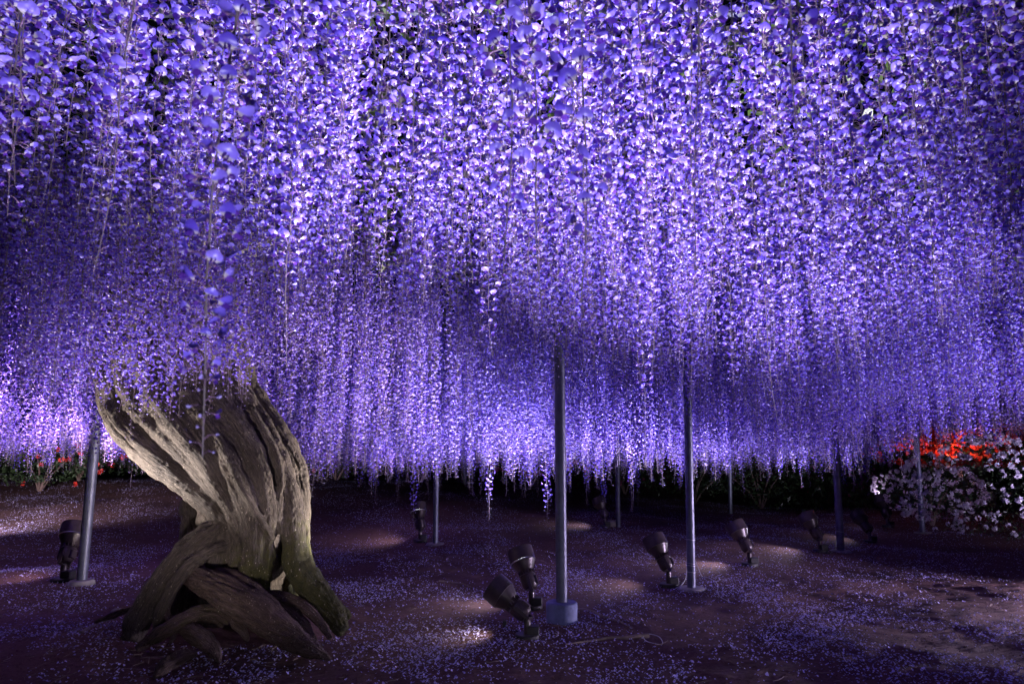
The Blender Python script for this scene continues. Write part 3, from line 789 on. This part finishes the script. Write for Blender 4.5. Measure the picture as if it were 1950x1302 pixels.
# nearest racemes, blossom by blossom
def blossom_mesh(fl, rv, name='blossom'):
    v, f, m, a, s = fl; me = mesh_from(name, v, f, m, True)
    set_petal_attr(me, np.full(len(v), rv), np.array(a), np.array(s))
    for mm in WMATS: me.materials.append(mm)
    return me
BL = {}
def bl(fl):
    if id(fl) not in BL: BL[id(fl)] = blossom_mesh(fl, random.random())
    return BL[id(fl)]
heroes = [  # tip px, py, distance, bare tip, step, top length shown
    (372, 872, 0.70, 0.03, 0.0062, 1.0), (965, 520, 1.05, 0.06, 0.0135, 0.62), (1035, 592, 1.10, 0.08, 0.0135, 0.66), (1108, 578, 1.05, 0.07, 0.0135, 0.64),
    (1482, 812, 2.2, 0.36, 0.012, 1.5), (1236, 905, 3.2, 0.3, 0.012, 1.6), (1795, 640, 1.9, 0.2, 0.012, 1.2), (540, 700, 1.7, 0.22, 0.012, 1.3), (1320, 600, 1.5, 0.2, 0.012, 1.0)]
nb = 0
for h, (px, py, y, bare, step, L) in enumerate(heroes):
    tip = at(px, py, y)
    L = TOP + 0.08 - tip.z
    rm, pl = raceme_mesh('flower_raceme', L, 300 + h, bare, step, blossoms=(h > 3), size=.66 if h == 0 else 1.0)
    o = new_obj('flower_raceme', rm, tree, None, tip - TB)
    if h == 0:
        o['label'] = 'nearest raceme, hanging low in front of the trunk with its last curved buds'; o.rotation_euler = (0, R(1.2), 0)
    if h <= 3:
        rnd = random.Random(h); rest_v = []
        for M, op, rv, z in pl:
            p = tip + Vector((0, 0, z))
            if nb < 300 and inview(p.x, p.y, p.z):
                b = bpy.data.objects.new('blossom' if op > .3 else 'bud', bl(pick(op, rnd))); col.objects.link(b); b.parent = o; b.matrix_local = M; nb += 1
            else: rest_v.append((M, op, rv))
        if rest_v:
            V = []; Fs = []; Ms = []; A0 = []; A1 = []; A2 = []
            for M, op, rv in rest_v:
                v, f, m, a, s = pick(op, rnd); b = len(V); Mn = np.array(M); vv = np.array(v) @ Mn[:3, :3].T + Mn[:3, 3]
                V.extend(map(tuple, vv)); Fs.extend([tuple(i + b for i in q) for q in f]); Ms.extend(m); A0.extend([rv] * len(v)); A1.extend(a); A2.extend(s)
            me = mesh_from('blossoms', V, Fs, Ms, True); set_petal_attr(me, np.array(A0), np.array(A1), np.array(A2))
            q = new_obj('blossoms', me, o, WMATS); q['kind'] = 'stuff'
print('hero blossoms', nb)

# leaves above the trellis
def leaves():
    n = 26000
    y = np.random.uniform(-1.5, 17, n); x = (np.random.rand(n) * 2 - 1) * np.maximum(3.2, 0.78 * y + 2)
    z = TOP + 0.02 + np.abs(np.random.randn(n)) * 0.12
    nlow = n // 10; z[:nlow] -= np.random.rand(nlow) * 0.25
    a = np.random.rand(n) * 6.283; L = np.random.uniform(.03, .065, n); W = L * .42
    pit = np.random.uniform(-.9, .5, n)
    d = np.stack([np.cos(a) * np.cos(pit), np.sin(a) * np.cos(pit), np.sin(pit)], 1); s = np.stack([-np.sin(a), np.cos(a), np.random.uniform(-.3, .3, n)], 1)
    c = np.stack([x, y, z], 1)
    V = np.stack([c, c + d * (L * .5)[:, None] + s * W[:, None], c + d * (L * 2)[:, None], c + d * (L * .5)[:, None] - s * W[:, None]], 1).reshape(-1, 3) - np.array(TB)
    b = np.arange(n) * 4; Q = np.stack([b, b + 1, b + 2, b + 3], 1)
    o = new_obj('leaves', fast_quads('leaves', V, Q), tree, [M_LEAF]); o['kind'] = 'stuff'
leaves()

# ------------------------------------------------------------------ trellis and poles
tr = empty('wisteria_trellis', 'flat steel pipe trellis carrying the wisteria above the flowers', 'trellis', (0, 6, TOP))
for y in (0.6, 2.4, 4.1, 5.9, 7.7, 9.5, 11.4, 13.4, 15.4):
    mb = MB(); w_ = max(4.5, .8 * y + 2); mb.tube([(-w_, y - 6, .05), (0, y - 6, .055), (w_, y - 6, .05)], .022, n=8); mb.build('cross_bar', M_STEEL, tr)
for x in np.arange(-12, 12.1, 1.6):
    y0 = max(0.3, (abs(x) - 2.2) / .8); mb = MB(); mb.tube([(x, y0 - 6, .10), (x, 16 - 6, .10)], .018, n=8); mb.build('long_bar', M_STEEL, tr)

def pole(base, top, r, label, foot=None, ties=(), cap=None):
    b = ground(*base); t = at(top[0], top[1], b.y)
    d = (t - b); k = (TOP + .05 - b.z) / d.z; e = b + d * k if cap is None else t
    root = empty('support_pole', label, 'pole', b, 'poles holding up the trellis')
    mb = MB(); n = 10; mb.tube([(e - b) * (i / n) - Vector((0, 0, .03 if i == 0 else 0)) for i in range(n + 1)], r, n=20)
    mb.build('post', M_STEEL, root)
    mb = MB(); m1 = (e - b) * .33; dd = (e - b).normalized()
    mb.tube([m1 - dd * .012, m1 + dd * .012], r + .003, n=20); mb.build('joint_band', M_STEEL, root)
    if foot == 'cap':
        fb = MB(); fb.lathe([(.0, .145), (.11, .145), (.118, .138), (.12, .12), (.118, -.02), (.0, -.02)], n=32, closed_ends=False); fb.build('footing', M_CAP, root)
    elif foot == 'plate':
        fb = MB(); fb.lathe([(.0, .02), (.12, .018), (.13, .008), (.13, -.02), (0, -.02)], n=28, closed_ends=False); fb.build('base_plate', M_CONC, root)
    elif foot == 'conc':
        fb = MB(); fb.lathe([(.0, .045), (.10, .04), (.115, .025), (.13, -.03), (0, -.03)], n=28, closed_ends=False); fb.build('footing', M_CONC, root)
    for q in ties:
        c = dd * q; tb = MB(); pts = [c + Vector((math.cos(a) * (r + .003), math.sin(a) * (r + .003), .004 * math.sin(a * 2))) for a in np.linspace(0, 6.283, 21)]
        tb.tube(pts, .0028, n=5); tb.build('cable_tie', M_CORD, root)
    return root
pole((1070, 1183), (1066, 760), .043, 'grey steel pole on a round blue footing behind the paired floodlights', 'cap')
pole((1317, 1122), (1311, 830), .040, 'grey steel pole with cord tied round its foot and a round base plate', 'plate', (.16, .22, .24, .46))
pole((155, 1112), (187, 770), .048, 'leaning galvanised pole at the left beside the trunk', 'conc')
pole((829, 1036), (831, 880), .039, 'slim steel pole just right of the small floodlight behind the trunk', 'plate')
pole((1601, 1050), (1592, 870), .046, 'steel pole beside the white cord and in front of the magenta azalea', 'plate', (.25,))
pole((1177, 1003), (1176, 880), .040, 'distant steel pole next to the pale stone', None)
pole((1757, 1015), (1746, 850), .042, 'steel pole rising through the pale pink azalea', 'plate')
pole((1391, 978), (1390, 890), .040, 'thin far steel pole against the black hedge', None)
pole((572, 925), (569, 840), .042, 'far steel pole half hidden by the right edge of the trunk', None)
pole((886, 922), (885, 885), .040, 'faint farthest pole right of the slim pole', None)
# square timber upright beside a pole
rb = ground(1590, 1052)
mb = MB(); q = at(1578, 850, rb.y + .05); mb.box((0, 0, 0), (.07, .05, 1.35), bev=.004); o = mb.build('hanging_timber', M_BLACK, None, loc=(q.x + .02, q.y, 2.25)); tag(o, 'dark square timber hanging from the trellis beside the steel pole', 'timber')

# ------------------------------------------------------------------ floodlights
def floodlight(base, size, lean_x, lean_y, label, energy, color=(0.86, .86, 1), seed=0, spot=100, bpos=None, twin=False, arm_h=None, aim=None, rim=False, ground_fill=0.0, ground_fill_dir=(.75, .05, .75)):
    """size: scale of a 0.50 m unit; lean_x > 0 leans left in the picture, lean_y > 0 away from the camera"""
    b = ground(*base) if bpos is None else Vector(bpos)
    if bpos is not None: b.z = tz(b.x, b.y)
    root = empty('floodlight', label, 'floodlight', b, 'floodlights aimed up into the blossom')
    s = size; k = MB()
    rnd = random.Random(seed)
    # base plate and ballast
    k.lathe([(0, .03 * s), (.085 * s, .03 * s), (.092 * s, .024 * s), (.092 * s, -.01)], n=24, closed_ends=False)
    k.box((.045 * s, 0, .055 * s), (.09 * s, .09 * s, .07 * s), bev=.006 * s); k.build('base', M_BLACK, root)
    hgt = (arm_h or .125) * s
    k = MB(); k.lathe([(.026 * s, .02 * s), (.026 * s, hgt), (.02 * s, hgt + .02 * s)], n=14); k.build('stand', M_LAMP, root)
    # yoke
    M = Matrix.Translation((0, 0, hgt + .03 * s)) @ Matrix.Rotation(-lean_x, 4, 'Y') @ Matrix.Rotation(-lean_y, 4, 'X')
    k = MB()
    k.box((0, -.068 * s, .035 * s), (.03 * s, .008 * s, .13 * s), M=M, bev=.002 * s); k.box((0, .068 * s, .035 * s), (.03 * s, .008 * s, .13 * s), M=M, bev=.002 * s)
    k.box((0, 0, -.028 * s), (.03 * s, .145 * s, .008 * s), M=M, bev=.002 * s); k.build('yoke', M_LAMP, root)
    # lower housing with a boxed terminal
    k = MB(); k.lathe([(0, 0), (.05 * s, .002 * s), (.062 * s, .018 * s), (.070 * s, .04 * s), (.070 * s, .115 * s), (.060 * s, .125 * s), (.058 * s, .14 * s)], n=28, M=M)
    k.box((.05 * s, -.01 * s, .06 * s), (.05 * s, .07 * s, .075 * s), M=M, bev=.006 * s)
    hs = k.build('housing', M_LAMP, root)
    # cooling fins and flared reflector
    k = MB(); k.lathe([(.056 * s, .14 * s), (.066 * s, .155 * s), (.094 * s, .205 * s), (.108 * s, .235 * s)], n=36, M=M)
    k.build('reflector_cup', M_LAMP, root)
    for i in range(16):
        a = 2 * math.pi * i / 16; Mf = M @ Matrix.Rotation(a, 4, 'Z')
        if i == 0: fb = MB(); fb.box((.064 * s, 0, .145 * s), (.014 * s, .004 * s, .03 * s)); f0 = fb.build('cooling_fin', M_LAMP, root); f0.matrix_local = Mf
        else:
            f = f0.copy(); col.objects.link(f); f.parent = root; f.matrix_local = Mf
    k = MB(); k.lathe([(.106 * s, .232 * s), (.1125 * s, .234 * s), (.1125 * s, .242 * s), (.106 * s, .244 * s)], n=40, M=M); k.build('rim', M_RIM if rim else M_RIMD, root)
    hb = .2445 if rim else .234
    k = MB(); k.lathe([(.107 * s + (0 if rim else .007 * s), hb * s), (.1125 * s + (0 if rim else .002 * s), hb * s), (.1145 * s, .35 * s), (.111 * s, .35 * s), (.106 * s, .25 * s)], n=44, M=M, closed_ends=False); k.build('hood', M_LAMP, root)
    k = MB(); k.box((.106 * s, -.045 * s, .25 * s), (.014 * s, .012 * s, .03 * s), M=M); k.build('clip', M_RIM, root)
    k = MB(); k.lathe([(0, .246 * s), (.10 * s, .246 * s)], n=24, M=M, closed_ends=False); k.build('lens', M_LENS, root)
    ld = bpy.data.lights.new('bulb', 'SPOT'); ld.energy = energy * LAMP; ld.color = color; ld.spot_size = R(spot); ld.spot_blend = 1.0; ld.shadow_soft_size = .05 * s
    lo = bpy.data.objects.new('bulb', ld); col.objects.link(lo); lo.parent = root
    M2 = M @ Matrix.Translation((0, 0, .33 * s))
    lo.matrix_local = M2 @ Matrix.Rotation(math.pi, 4, 'X')
    if ground_fill:      # added spot beside the hood to throw a pool of light on the ground
        gd = bpy.data.lights.new('ground_fill', 'SPOT'); gd.energy = ground_fill * LAMP; gd.color = color; gd.shadow_soft_size = .012; gd.spot_size = R(140); gd.spot_blend = 1
        go_ = bpy.data.objects.new('ground_fill', gd); col.objects.link(go_); go_.parent = root
        go_.matrix_local = Matrix.Translation(M @ Vector((-.122 * s, -.02 * s, .225 * s))) @ Vector(ground_fill_dir).to_track_quat('Z', 'Y').to_matrix().to_4x4()
    return root

FL = [
 ((119, 1106), 1.15, .12, .52, 'floodlight with a bright metal rim beside the leaning pole left of the trunk', 240, (1.0, .76, .98)),
 ((800, 1031), 1.1, .18, .30, 'small floodlight standing left of the slim pole behind the trunk', 125, (.95, .78, 1.0)),
 ((1012, 1158), 1.0, .32, .42, 'upright floodlight behind the steeply tilted one, left of the blue footed pole', 75, (.84, .82, 1.0)),
 ((1004, 1215), .92, .92, .30, 'floodlight tilted steeply toward the trunk with a trailing plug, nearest of all', 120, (1.0, .88, .80)),
 ((1274, 1116), 1.0, .38, .45, 'floodlight left of the cord tied pole', 125, (.84, .80, 1.0)),
 ((1428, 1076), 1.0, .36, .45, 'floodlight standing alone between the cord tied pole and the next lamp', 75, (.84, .80, 1.0)),
 ((1562, 1050), 1.0, .33, .42, 'floodlight on a raised bracket just left of the pole before the magenta azalea', 40, (.84, .80, 1.0)),
 ((1657, 1032), 1.0, .15, .85, 'dim floodlight just right of the pole before the magenta azalea', 70, (.84, .80, 1.0)),
 ((1691, 1003), 1.1, .06, .36, 'darkest floodlight tucked under the pale pink azalea', 1.5, (.84, .80, 1.0)),
 ((1152, 1003), .95, .30, .40, 'faint far floodlight beside the pale stone', 40, (.86, .82, 1.0)),
]
for i, (b, s, lx, ly, lab, e, c) in enumerate(FL): floodlight(b, s, lx, ly, lab, e, c, seed=i, rim=i in (0, 1, 2), ground_fill=[2.6, 2.2, 2.4, 1.0, 2.2, 4.0, 2.8, 1.0, .2, 2.0][i], ground_fill_dir=(.96, -.05, .40) if i == 3 else (.95, .02, .30))
# unseen floodlights around the frame, added to light blossom, trunk, ground and bushes
NEAR = [
 ((0.15, 1.65), .05, .16, 135, (.90, .86, 1), 90, 'unseen floodlight nearest the photographer, centre of the near row'),
 ((-1.35, 1.7), .25, 1.12, 24, (1, .84, .86), 62, 'added fill floodlight of the near row turned low toward the trunk'),
 ((-1.2, 1.0), .05, .12, 20, (.9, .84, 1), 110, 'unseen floodlight of the near row left of the nearest one'),
 ((1.35, 2.3), .03, .50, 120, (.86, .80, 1), 76, 'unseen floodlight of the near row, right of centre'),
 ((-4.7, 4.8), -.10, .42, 170, (1, .76, .94), 84, 'unseen floodlight at the left end of the near row'),
 ((4.2, 3.6), .15, .25, 75, (.84, .82, 1), 120, 'unseen floodlight at the right end of the near row'),
 ((0.3, -.7), .22, .50, 26, (.86, .84, 1), 100, 'added fill floodlight behind the photographer'),
 ((-3.5, 4.25), -.70, .10, 85, (1, .88, .84), 80, 'unseen floodlight left of the picture turned up at the trunk'),
 ((6.6, 5.9), 1.42, .05, 200, (.80, .66, 1), 110, 'added unseen floodlight right of the picture turned low across the ground'),
 ((7.6, 8.2), .15, 1.0, 36, (.74, .62, 1), 100, 'added unseen floodlight right of the picture turned toward the white azalea'),
 ((-8.3, 9.0), -.1, 1.15, 220, (1, .86, .95), 110, 'added unseen floodlight left of the picture turned toward the green shrubs'),
]
for i, (p, lx, ly, e, c, sp, lab) in enumerate(NEAR): floodlight(None, 1.0, lx, ly, lab, e, c, seed=30 + i, bpos=(p[0], p[1], 0), spot=sp, ground_fill={0: 3.0, 3: 3.0, 7: 7.0, 4: 4}.get(i, 0), ground_fill_dir={0: (0, -.9, .4), 3: (0, -.9, .4), 7: (-.9, .15, .35), 4: (-.9, -.2, .35)}.get(i, (.8, 0, .6)))

# ------------------------------------------------------------------ cables, cords, sticks, stones
def ground_line(name, pix, r, m, label, cat, lift=.004, n=6, taper=False):
    P = []
    for q in pix:
        g_ = ground(q[0], q[1]); up = q[2] if len(q) > 2 else 0; P.append((g_.x, g_.y, g_.z + up))
    C = catmull(P, n); C2 = []
    for c in C: C2.append(Vector((c[0], c[1], max(c[2], tz(c[0], c[1]) + r * .6 + lift))))
    o0 = C2[0].copy(); mb = MB(); k = len(C2)
    mb.tube([c - o0 for c in C2], [r * (1 - .75 * i / k) if taper else r for i in range(k)], n=8 if r > .006 else 6, lump=.35 if taper else 0)
    o = mb.build(name, m, None, loc=o0); tag(o, label, cat); return o
ground_line('power_cable', [(1016, 1206), (985, 1203), (966, 1200), (962, 1192, .02)], .0045, M_BLACK, 'black cable and plug trailing from the nearest floodlight', 'cable')
q = ground(961, 1193); mb = MB(); mb.box((0, 0, .02), (.028, .022, .045), bev=.004); mb.tube([(.0, 0, .04), (.004, 0, .062)], .004, n=6); mb.tube([(-.008, 0, .04), (-.012, 0, .06)], .003, n=6); o = mb.build('plug', M_BLACK, None, loc=q); tag(o, 'black plug lying at the end of the nearest floodlight\'s cable', 'plug')
ground_line('power_cable', [(1283, 1116), (1296, 1113), (1307, 1104), (1309, 1090, .1), (1308, 1080, .2)], .0045, M_BLACK, 'black cable running from a floodlight to the cord tied pole', 'cable')
ground_line('cord', [(1322, 1092, .18), (1338, 1099), (1352, 1102), (1366, 1112), (1367, 1128), (1372, 1138), (1392, 1148)], .003, M_CORD, 'pale cord curling away to the right from the tied pole', 'cord')
ground_line('cord', [(1309, 1085, .2), (1308, 1100, .05), (1300, 1112), (1286, 1122)], .003, M_CORD, 'pale cord dropping left from the tied pole to its lamp', 'cord')
ground_line('cord', [(1222, 1212), (1235, 1208), (1255, 1215), (1262, 1228), (1248, 1228), (1230, 1222), (1224, 1213)], .003, M_CORD, 'looped pale cord at the end of the long surface root', 'cord')
ground_line('power_cable', [(1565, 1052), (1580, 1054), (1590, 1046), (1594, 1036, .1)], .005, M_BLACK, 'black cable from the bracketed floodlight to its pole', 'cable')
ground_line('power_cable', [(806, 1033), (818, 1034), (824, 1026, .05)], .006, M_BLACK, 'black cable looping to the slim pole', 'cable')
ground_line('surface_root', [(1098, 1162), (1120, 1164), (1150, 1176), (1180, 1186), (1205, 1198)], .016, M_TWIG, 'knobbly surface root curving right behind the blue footing', 'root', lift=-.002, taper=True)
ground_line('surface_root', [(1235, 1212), (1200, 1216), (1160, 1219), (1120, 1224), (1078, 1230)], .017, M_TWIG, 'long straight surface root in front of the blue footing', 'root', lift=-.002, taper=True)
ground_line('surface_root', [(836, 1107), (862, 1110), (882, 1113), (905, 1121)], .012, M_TWIG, 'short surface root on bare soil between trunk and lamps', 'root', lift=-.002, taper=True)
ground_line('surface_root', [(152, 1208), (175, 1195), (195, 1185), (222, 1178)], .016, M_STONE, 'pale surface root left of the trunk', 'root', lift=-.002, taper=True)
def stone(px, py, s, label):
    b = ground(px, py); V = []; Fs = []; n = 14; m = 8
    for i in range(m + 1):
        for k in range(n):
            a = 2 * math.pi * k / n; t = math.pi * i / m
            p = Vector((math.sin(t) * math.cos(a), math.sin(t) * math.sin(a), math.cos(t))); d = 1 + .28 * noise.noise(p * 1.6 + Vector((px, 0, 0))) + .1 * noise.noise(p * 5)
            V.append((p.x * s[0] * d, p.y * s[1] * d, p.z * s[2] * d + s[2] * .4))
    for i in range(m):
        for k in range(n): Fs.append((i * n + k, i * n + (k + 1) % n, (i + 1) * n + (k + 1) % n, (i + 1) * n + k))
    mb = MB(); mb.add(V, Fs); o = mb.build('stone', M_STONE, None, loc=b, sharp=None); tag(o, label, 'stone')
stone(1163, 1001, (.13, .1, .075), 'pale rounded stone beside the far pole and floodlight')
stone(225, 1168, (.06, .05, .03), 'small grey stone left of the buttress root')

# ------------------------------------------------------------------ azaleas and hedge
def leaf_cloud(n, c, r, size, rng, shell=.55, flat=.75):
    u = rng.normal(size=(n, 3)); u /= np.linalg.norm(u, axis=1)[:, None]
    q = rng.random(n) ** .33 * (1 - shell) + shell
    lump = np.array([1 + .22 * noise.noise(Vector((v[0] * 2.1 + c[0], v[1] * 2.1, v[2] * 2.1 + c[1]))) + .12 * noise.noise(Vector((v[0] * 5, v[1] * 5 + c[0], v[2] * 5))) for v in u])
    P = u * (q * lump)[:, None] * np.array(r) + np.array(c)
    P = P[P[:, 2] > .03]; n = len(P)
    a = rng.normal(size=(n, 3)); a /= np.linalg.norm(a, axis=1)[:, None]; b = np.cross(a, rng.normal(size=(n, 3))); b /= np.linalg.norm(b, axis=1)[:, None]
    s = size * rng.uniform(.6, 1.3, n)
    V = np.stack([P - a * s[:, None], P + b * (s * .4)[:, None], P + a * s[:, None], P - b * (s * .4)[:, None]], 1).reshape(-1, 3)
    k = np.arange(n) * 4; return V, np.stack([k, k + 1, k + 2, k + 3], 1)
def flower_cluster(m, seed, s=1.0):
    """a truss of five-lobed azalea flowers"""
    rnd = random.Random(seed); mb = MB()
    for k in range(5):
        d = Vector((rnd.gauss(0, 1), rnd.gauss(0, 1), rnd.gauss(.3, .8))).normalized(); c = d * .026 * s
        M = Matrix.Translation(c) @ d.to_track_quat('Z', 'Y').to_matrix().to_4x4()
        V = [M @ Vector((0, 0, -.012 * s))]; Fs = []
        for p in range(5):
            a = 2 * math.pi * p / 5 + rnd.random() * .2
            for (da, rr, zz) in ((-.5, .016, .004), (0, .029, .006), (.5, .016, .004)):
                V.append(M @ Vector((math.cos(a + da) * rr * s, math.sin(a + da) * rr * s, zz * s)))
            b = 1 + p * 3; Fs.append((0, b, b + 1, b + 2))
        mb.add(V, Fs)
    me = mesh_from('blossom', mb.v, mb.f, None, False); me.materials.append(m); return me
CL = {}
def bush(base, size, label, cat, nleaf, blooms=None, stems=5, leafm=None, leaf=.03, name='azalea_bush', group=None, lift=.55, pale_leaf=0, bpos=None):
    b = ground(*base) if bpos is None else Vector((bpos[0], bpos[1], tz(*bpos)))
    root = empty(name, label, cat, b, group); rng = np.random.default_rng(int(abs(b.x * 100) + b.y * 37)); rnd = random.Random(int(abs(b.x * 50)))
    rx, ry, rz = size; c = (0, 0, lift * rz * 1.6)
    V, Q = leaf_cloud(nleaf, c, (rx, ry, rz), leaf, rng)
    o = new_obj('foliage', fast_quads('foliage', V, Q), root, [leafm or M_AZLEAF]); o['kind'] = 'stuff'
    for k in range(stems):
        a = rnd.uniform(-1.2, 1.2); mb = MB(); tx = math.sin(a) * rx * .75; ty = rnd.uniform(.0, .5) * ry; hz = c[2] + rz * rnd.uniform(-.1, .5)
        mb.tube([(0, 0, -.05), (tx * .25, ty * .3, hz * .35), (tx * .65, ty * .7, hz * .7), (tx, ty, hz)], [.022, .017, .012, .005], n=6); mb.build('stem', M_STEM, root)
    if blooms:
        m, n, s = blooms; key = (m.name, s)
        if key not in CL: CL[key] = [flower_cluster(m, q, s) for q in range(5)]
        k = 0; tries = 0
        while k < n and tries < n * 6:
            tries += 1
            while True:
                u = Vector((rnd.gauss(0, 1), rnd.gauss(0, 1), rnd.gauss(0, 1))).normalized()
                if u.y < .35: break
            d = 1.10 + .2 * noise.noise(Vector((u.x * 2.1 + c[0], u.y * 2.1, u.z * 2.1 + c[1]))) + .05 * rnd.random()
            p = Vector((u.x * rx * d, u.y * ry * d, u.z * rz * d)) + Vector(c)
            if p.z < .12: continue
            if noise.noise(p * 3.2) < -.28: continue
            k += 1
            q = bpy.data.objects.new('blossom', CL[key][k % 5]); col.objects.link(q); q.parent = root; q.location = p; q.rotation_euler = (rnd.random() * 6, rnd.random() * 6, rnd.random() * 6); f_ = rnd.uniform(.7, 1.25); q.scale = (f_, f_, f_)
    return root
G1 = 'azalea bushes along the edge of the ground'
bush((1905, 1028), (1.15, .8, .72), 'large white flowering azalea at the right edge of the picture', 'azalea', 2300, (M_WHITE, 298, 1.15), group=G1, lift=.62, leaf=.022, stems=0)
bush((1775, 1000), (.82, .6, .42), 'pale pink flowering azalea with a steel pole rising through it', 'azalea', 1500, (M_PALE, 290, .95), group=G1, lift=.9, leaf=.025)
bush((1865, 960), (1.0, .8, .5), 'white azalea behind the large one, its top below the red blooms', 'azalea', 2200, (M_WHITE, 240, 1.1), stems=0, group=G1, lift=.85, leaf=.025)
bush((0, 0), (1.6, .7, .34), 'scarlet azalea glowing above the white bushes', 'azalea', 2600, (M_RED, 295, 1.7), stems=0, group=G1, lift=2.55, bpos=(10.4, 14.2))
bush((0, 0), (1.4, .7, .34), 'orange lit red azalea left of the scarlet one', 'azalea', 2200, (M_RED, 240, 1.6), stems=0, group=G1, lift=2.5, bpos=(9.2, 14.9))
bush((1650, 965), (.62, .5, .36), 'magenta azalea with pale leaves beside the steel pole', 'azalea', 1600, (M_MAG, 80, 1.2), group=G1, lift=1.5)
bush((1010, 925), (1.2, .8, .55), 'pink flowering azalea behind the blue footed pole', 'azalea', 2600, (M_PINK, 110, 1.5), group=G1, lift=1.0)
bush((1190, 940), (1.1, .8, .6), 'sparse dark azalea with a few pink blooms behind the far pole', 'azalea', 2200, (M_PINK, 34, 1.3), group=G1, lift=1.0)
bush((75, 935), (1.5, .9, .75), 'green shrub with a few red blooms at the left edge', 'shrub', 5200, (M_RED, 44, 1.5), group=G1, lift=.75, leaf=.035)
bush((150, 915), (.9, .7, .4), 'leggy shrub with bare forked stems left of the leaning pole', 'shrub', 1300, None, stems=9, group=G1, lift=1.6)
bush((300, 915), (1.3, .8, .5), 'dark shrub between the leaning pole and the trunk', 'shrub', 2600, (M_PINK, 10, 1.2), group=G1, lift=.9)
bush((640, 915), (1.4, .8, .5), 'shrub with faint red blooms right of the trunk', 'shrub', 2600, (M_RED, 26, 1.4), group=G1, lift=1.0)
bush((800, 918), (1.2, .8, .5), 'dark shrub behind the slim pole', 'shrub', 2600, None, group=G1, lift=.9)
bush((1450, 968), (1.8, .9, .75), 'black leaved shrub behind the lone floodlight', 'shrub', 3600, None, group=G1, lift=.8)
bush((1320, 960), (1.5, .9, .7), 'dark shrub left of the thin far pole', 'shrub', 3200, None, group=G1, lift=.8)
bush((1580, 960), (1.1, .8, .6), 'dark shrub left of the magenta azalea', 'shrub', 2600, (M_PINK, 12, 1.0), group=G1, lift=.9)
def hedge():
    rng = np.random.default_rng(3); Vs = []; Qs = []; b = 0
    for k in range(46):
        x = -22 + k * 1.0 + rng.uniform(-.4, .4); y = 18.5 + rng.uniform(-.8, 1.2) - (2.5 if x > 6 else 0)
        V, Q = leaf_cloud(900, (0, 0, 1.0), (1.2, .8, 1.2 + .5 * rng.random()), .06, rng)
        V = V + np.array([x, y, tz(x, y)]); Vs.append(V); Qs.append(Q + b); b += len(V)
    o = new_obj('hedge', fast_quads('hedge', np.concatenate(Vs), np.concatenate(Qs)), None, [M_AZLEAF]); tag(o, 'dark mass of hedge closing off the ground far behind', 'hedge', kind='stuff')
hedge()
# tree trunk seen through the gap at the upper right
mb = MB(); mb.tube([(0, 0, -.1), (.05, 0, 1.2), (-.05, 0, 2.6), (.1, 0, 4.5)], [.42, .34, .3, .26], n=16, lump=.3); root = empty('background_tree', 'brown tree trunk behind the scarlet azalea', 'tree', (10.6, 16.2, tz(10.6, 16.2)))
mb.build('trunk', M_STEM, root)
rng = np.random.default_rng(5); V, Q = leaf_cloud(4000, (0, 0, 5.2), (2.4, 2.2, 1.6), .07, rng); q = new_obj('crown', fast_quads('crown', V, Q), root, [M_AZLEAF])
# warm lamp that colours the red azaleas
floodlight(None, 1.0, .25, .15, 'warm floodlight hidden behind the white azalea under the red blooms', 75, (1, .55, .25), seed=77, bpos=(8.9, 12.9, 0), spot=130)
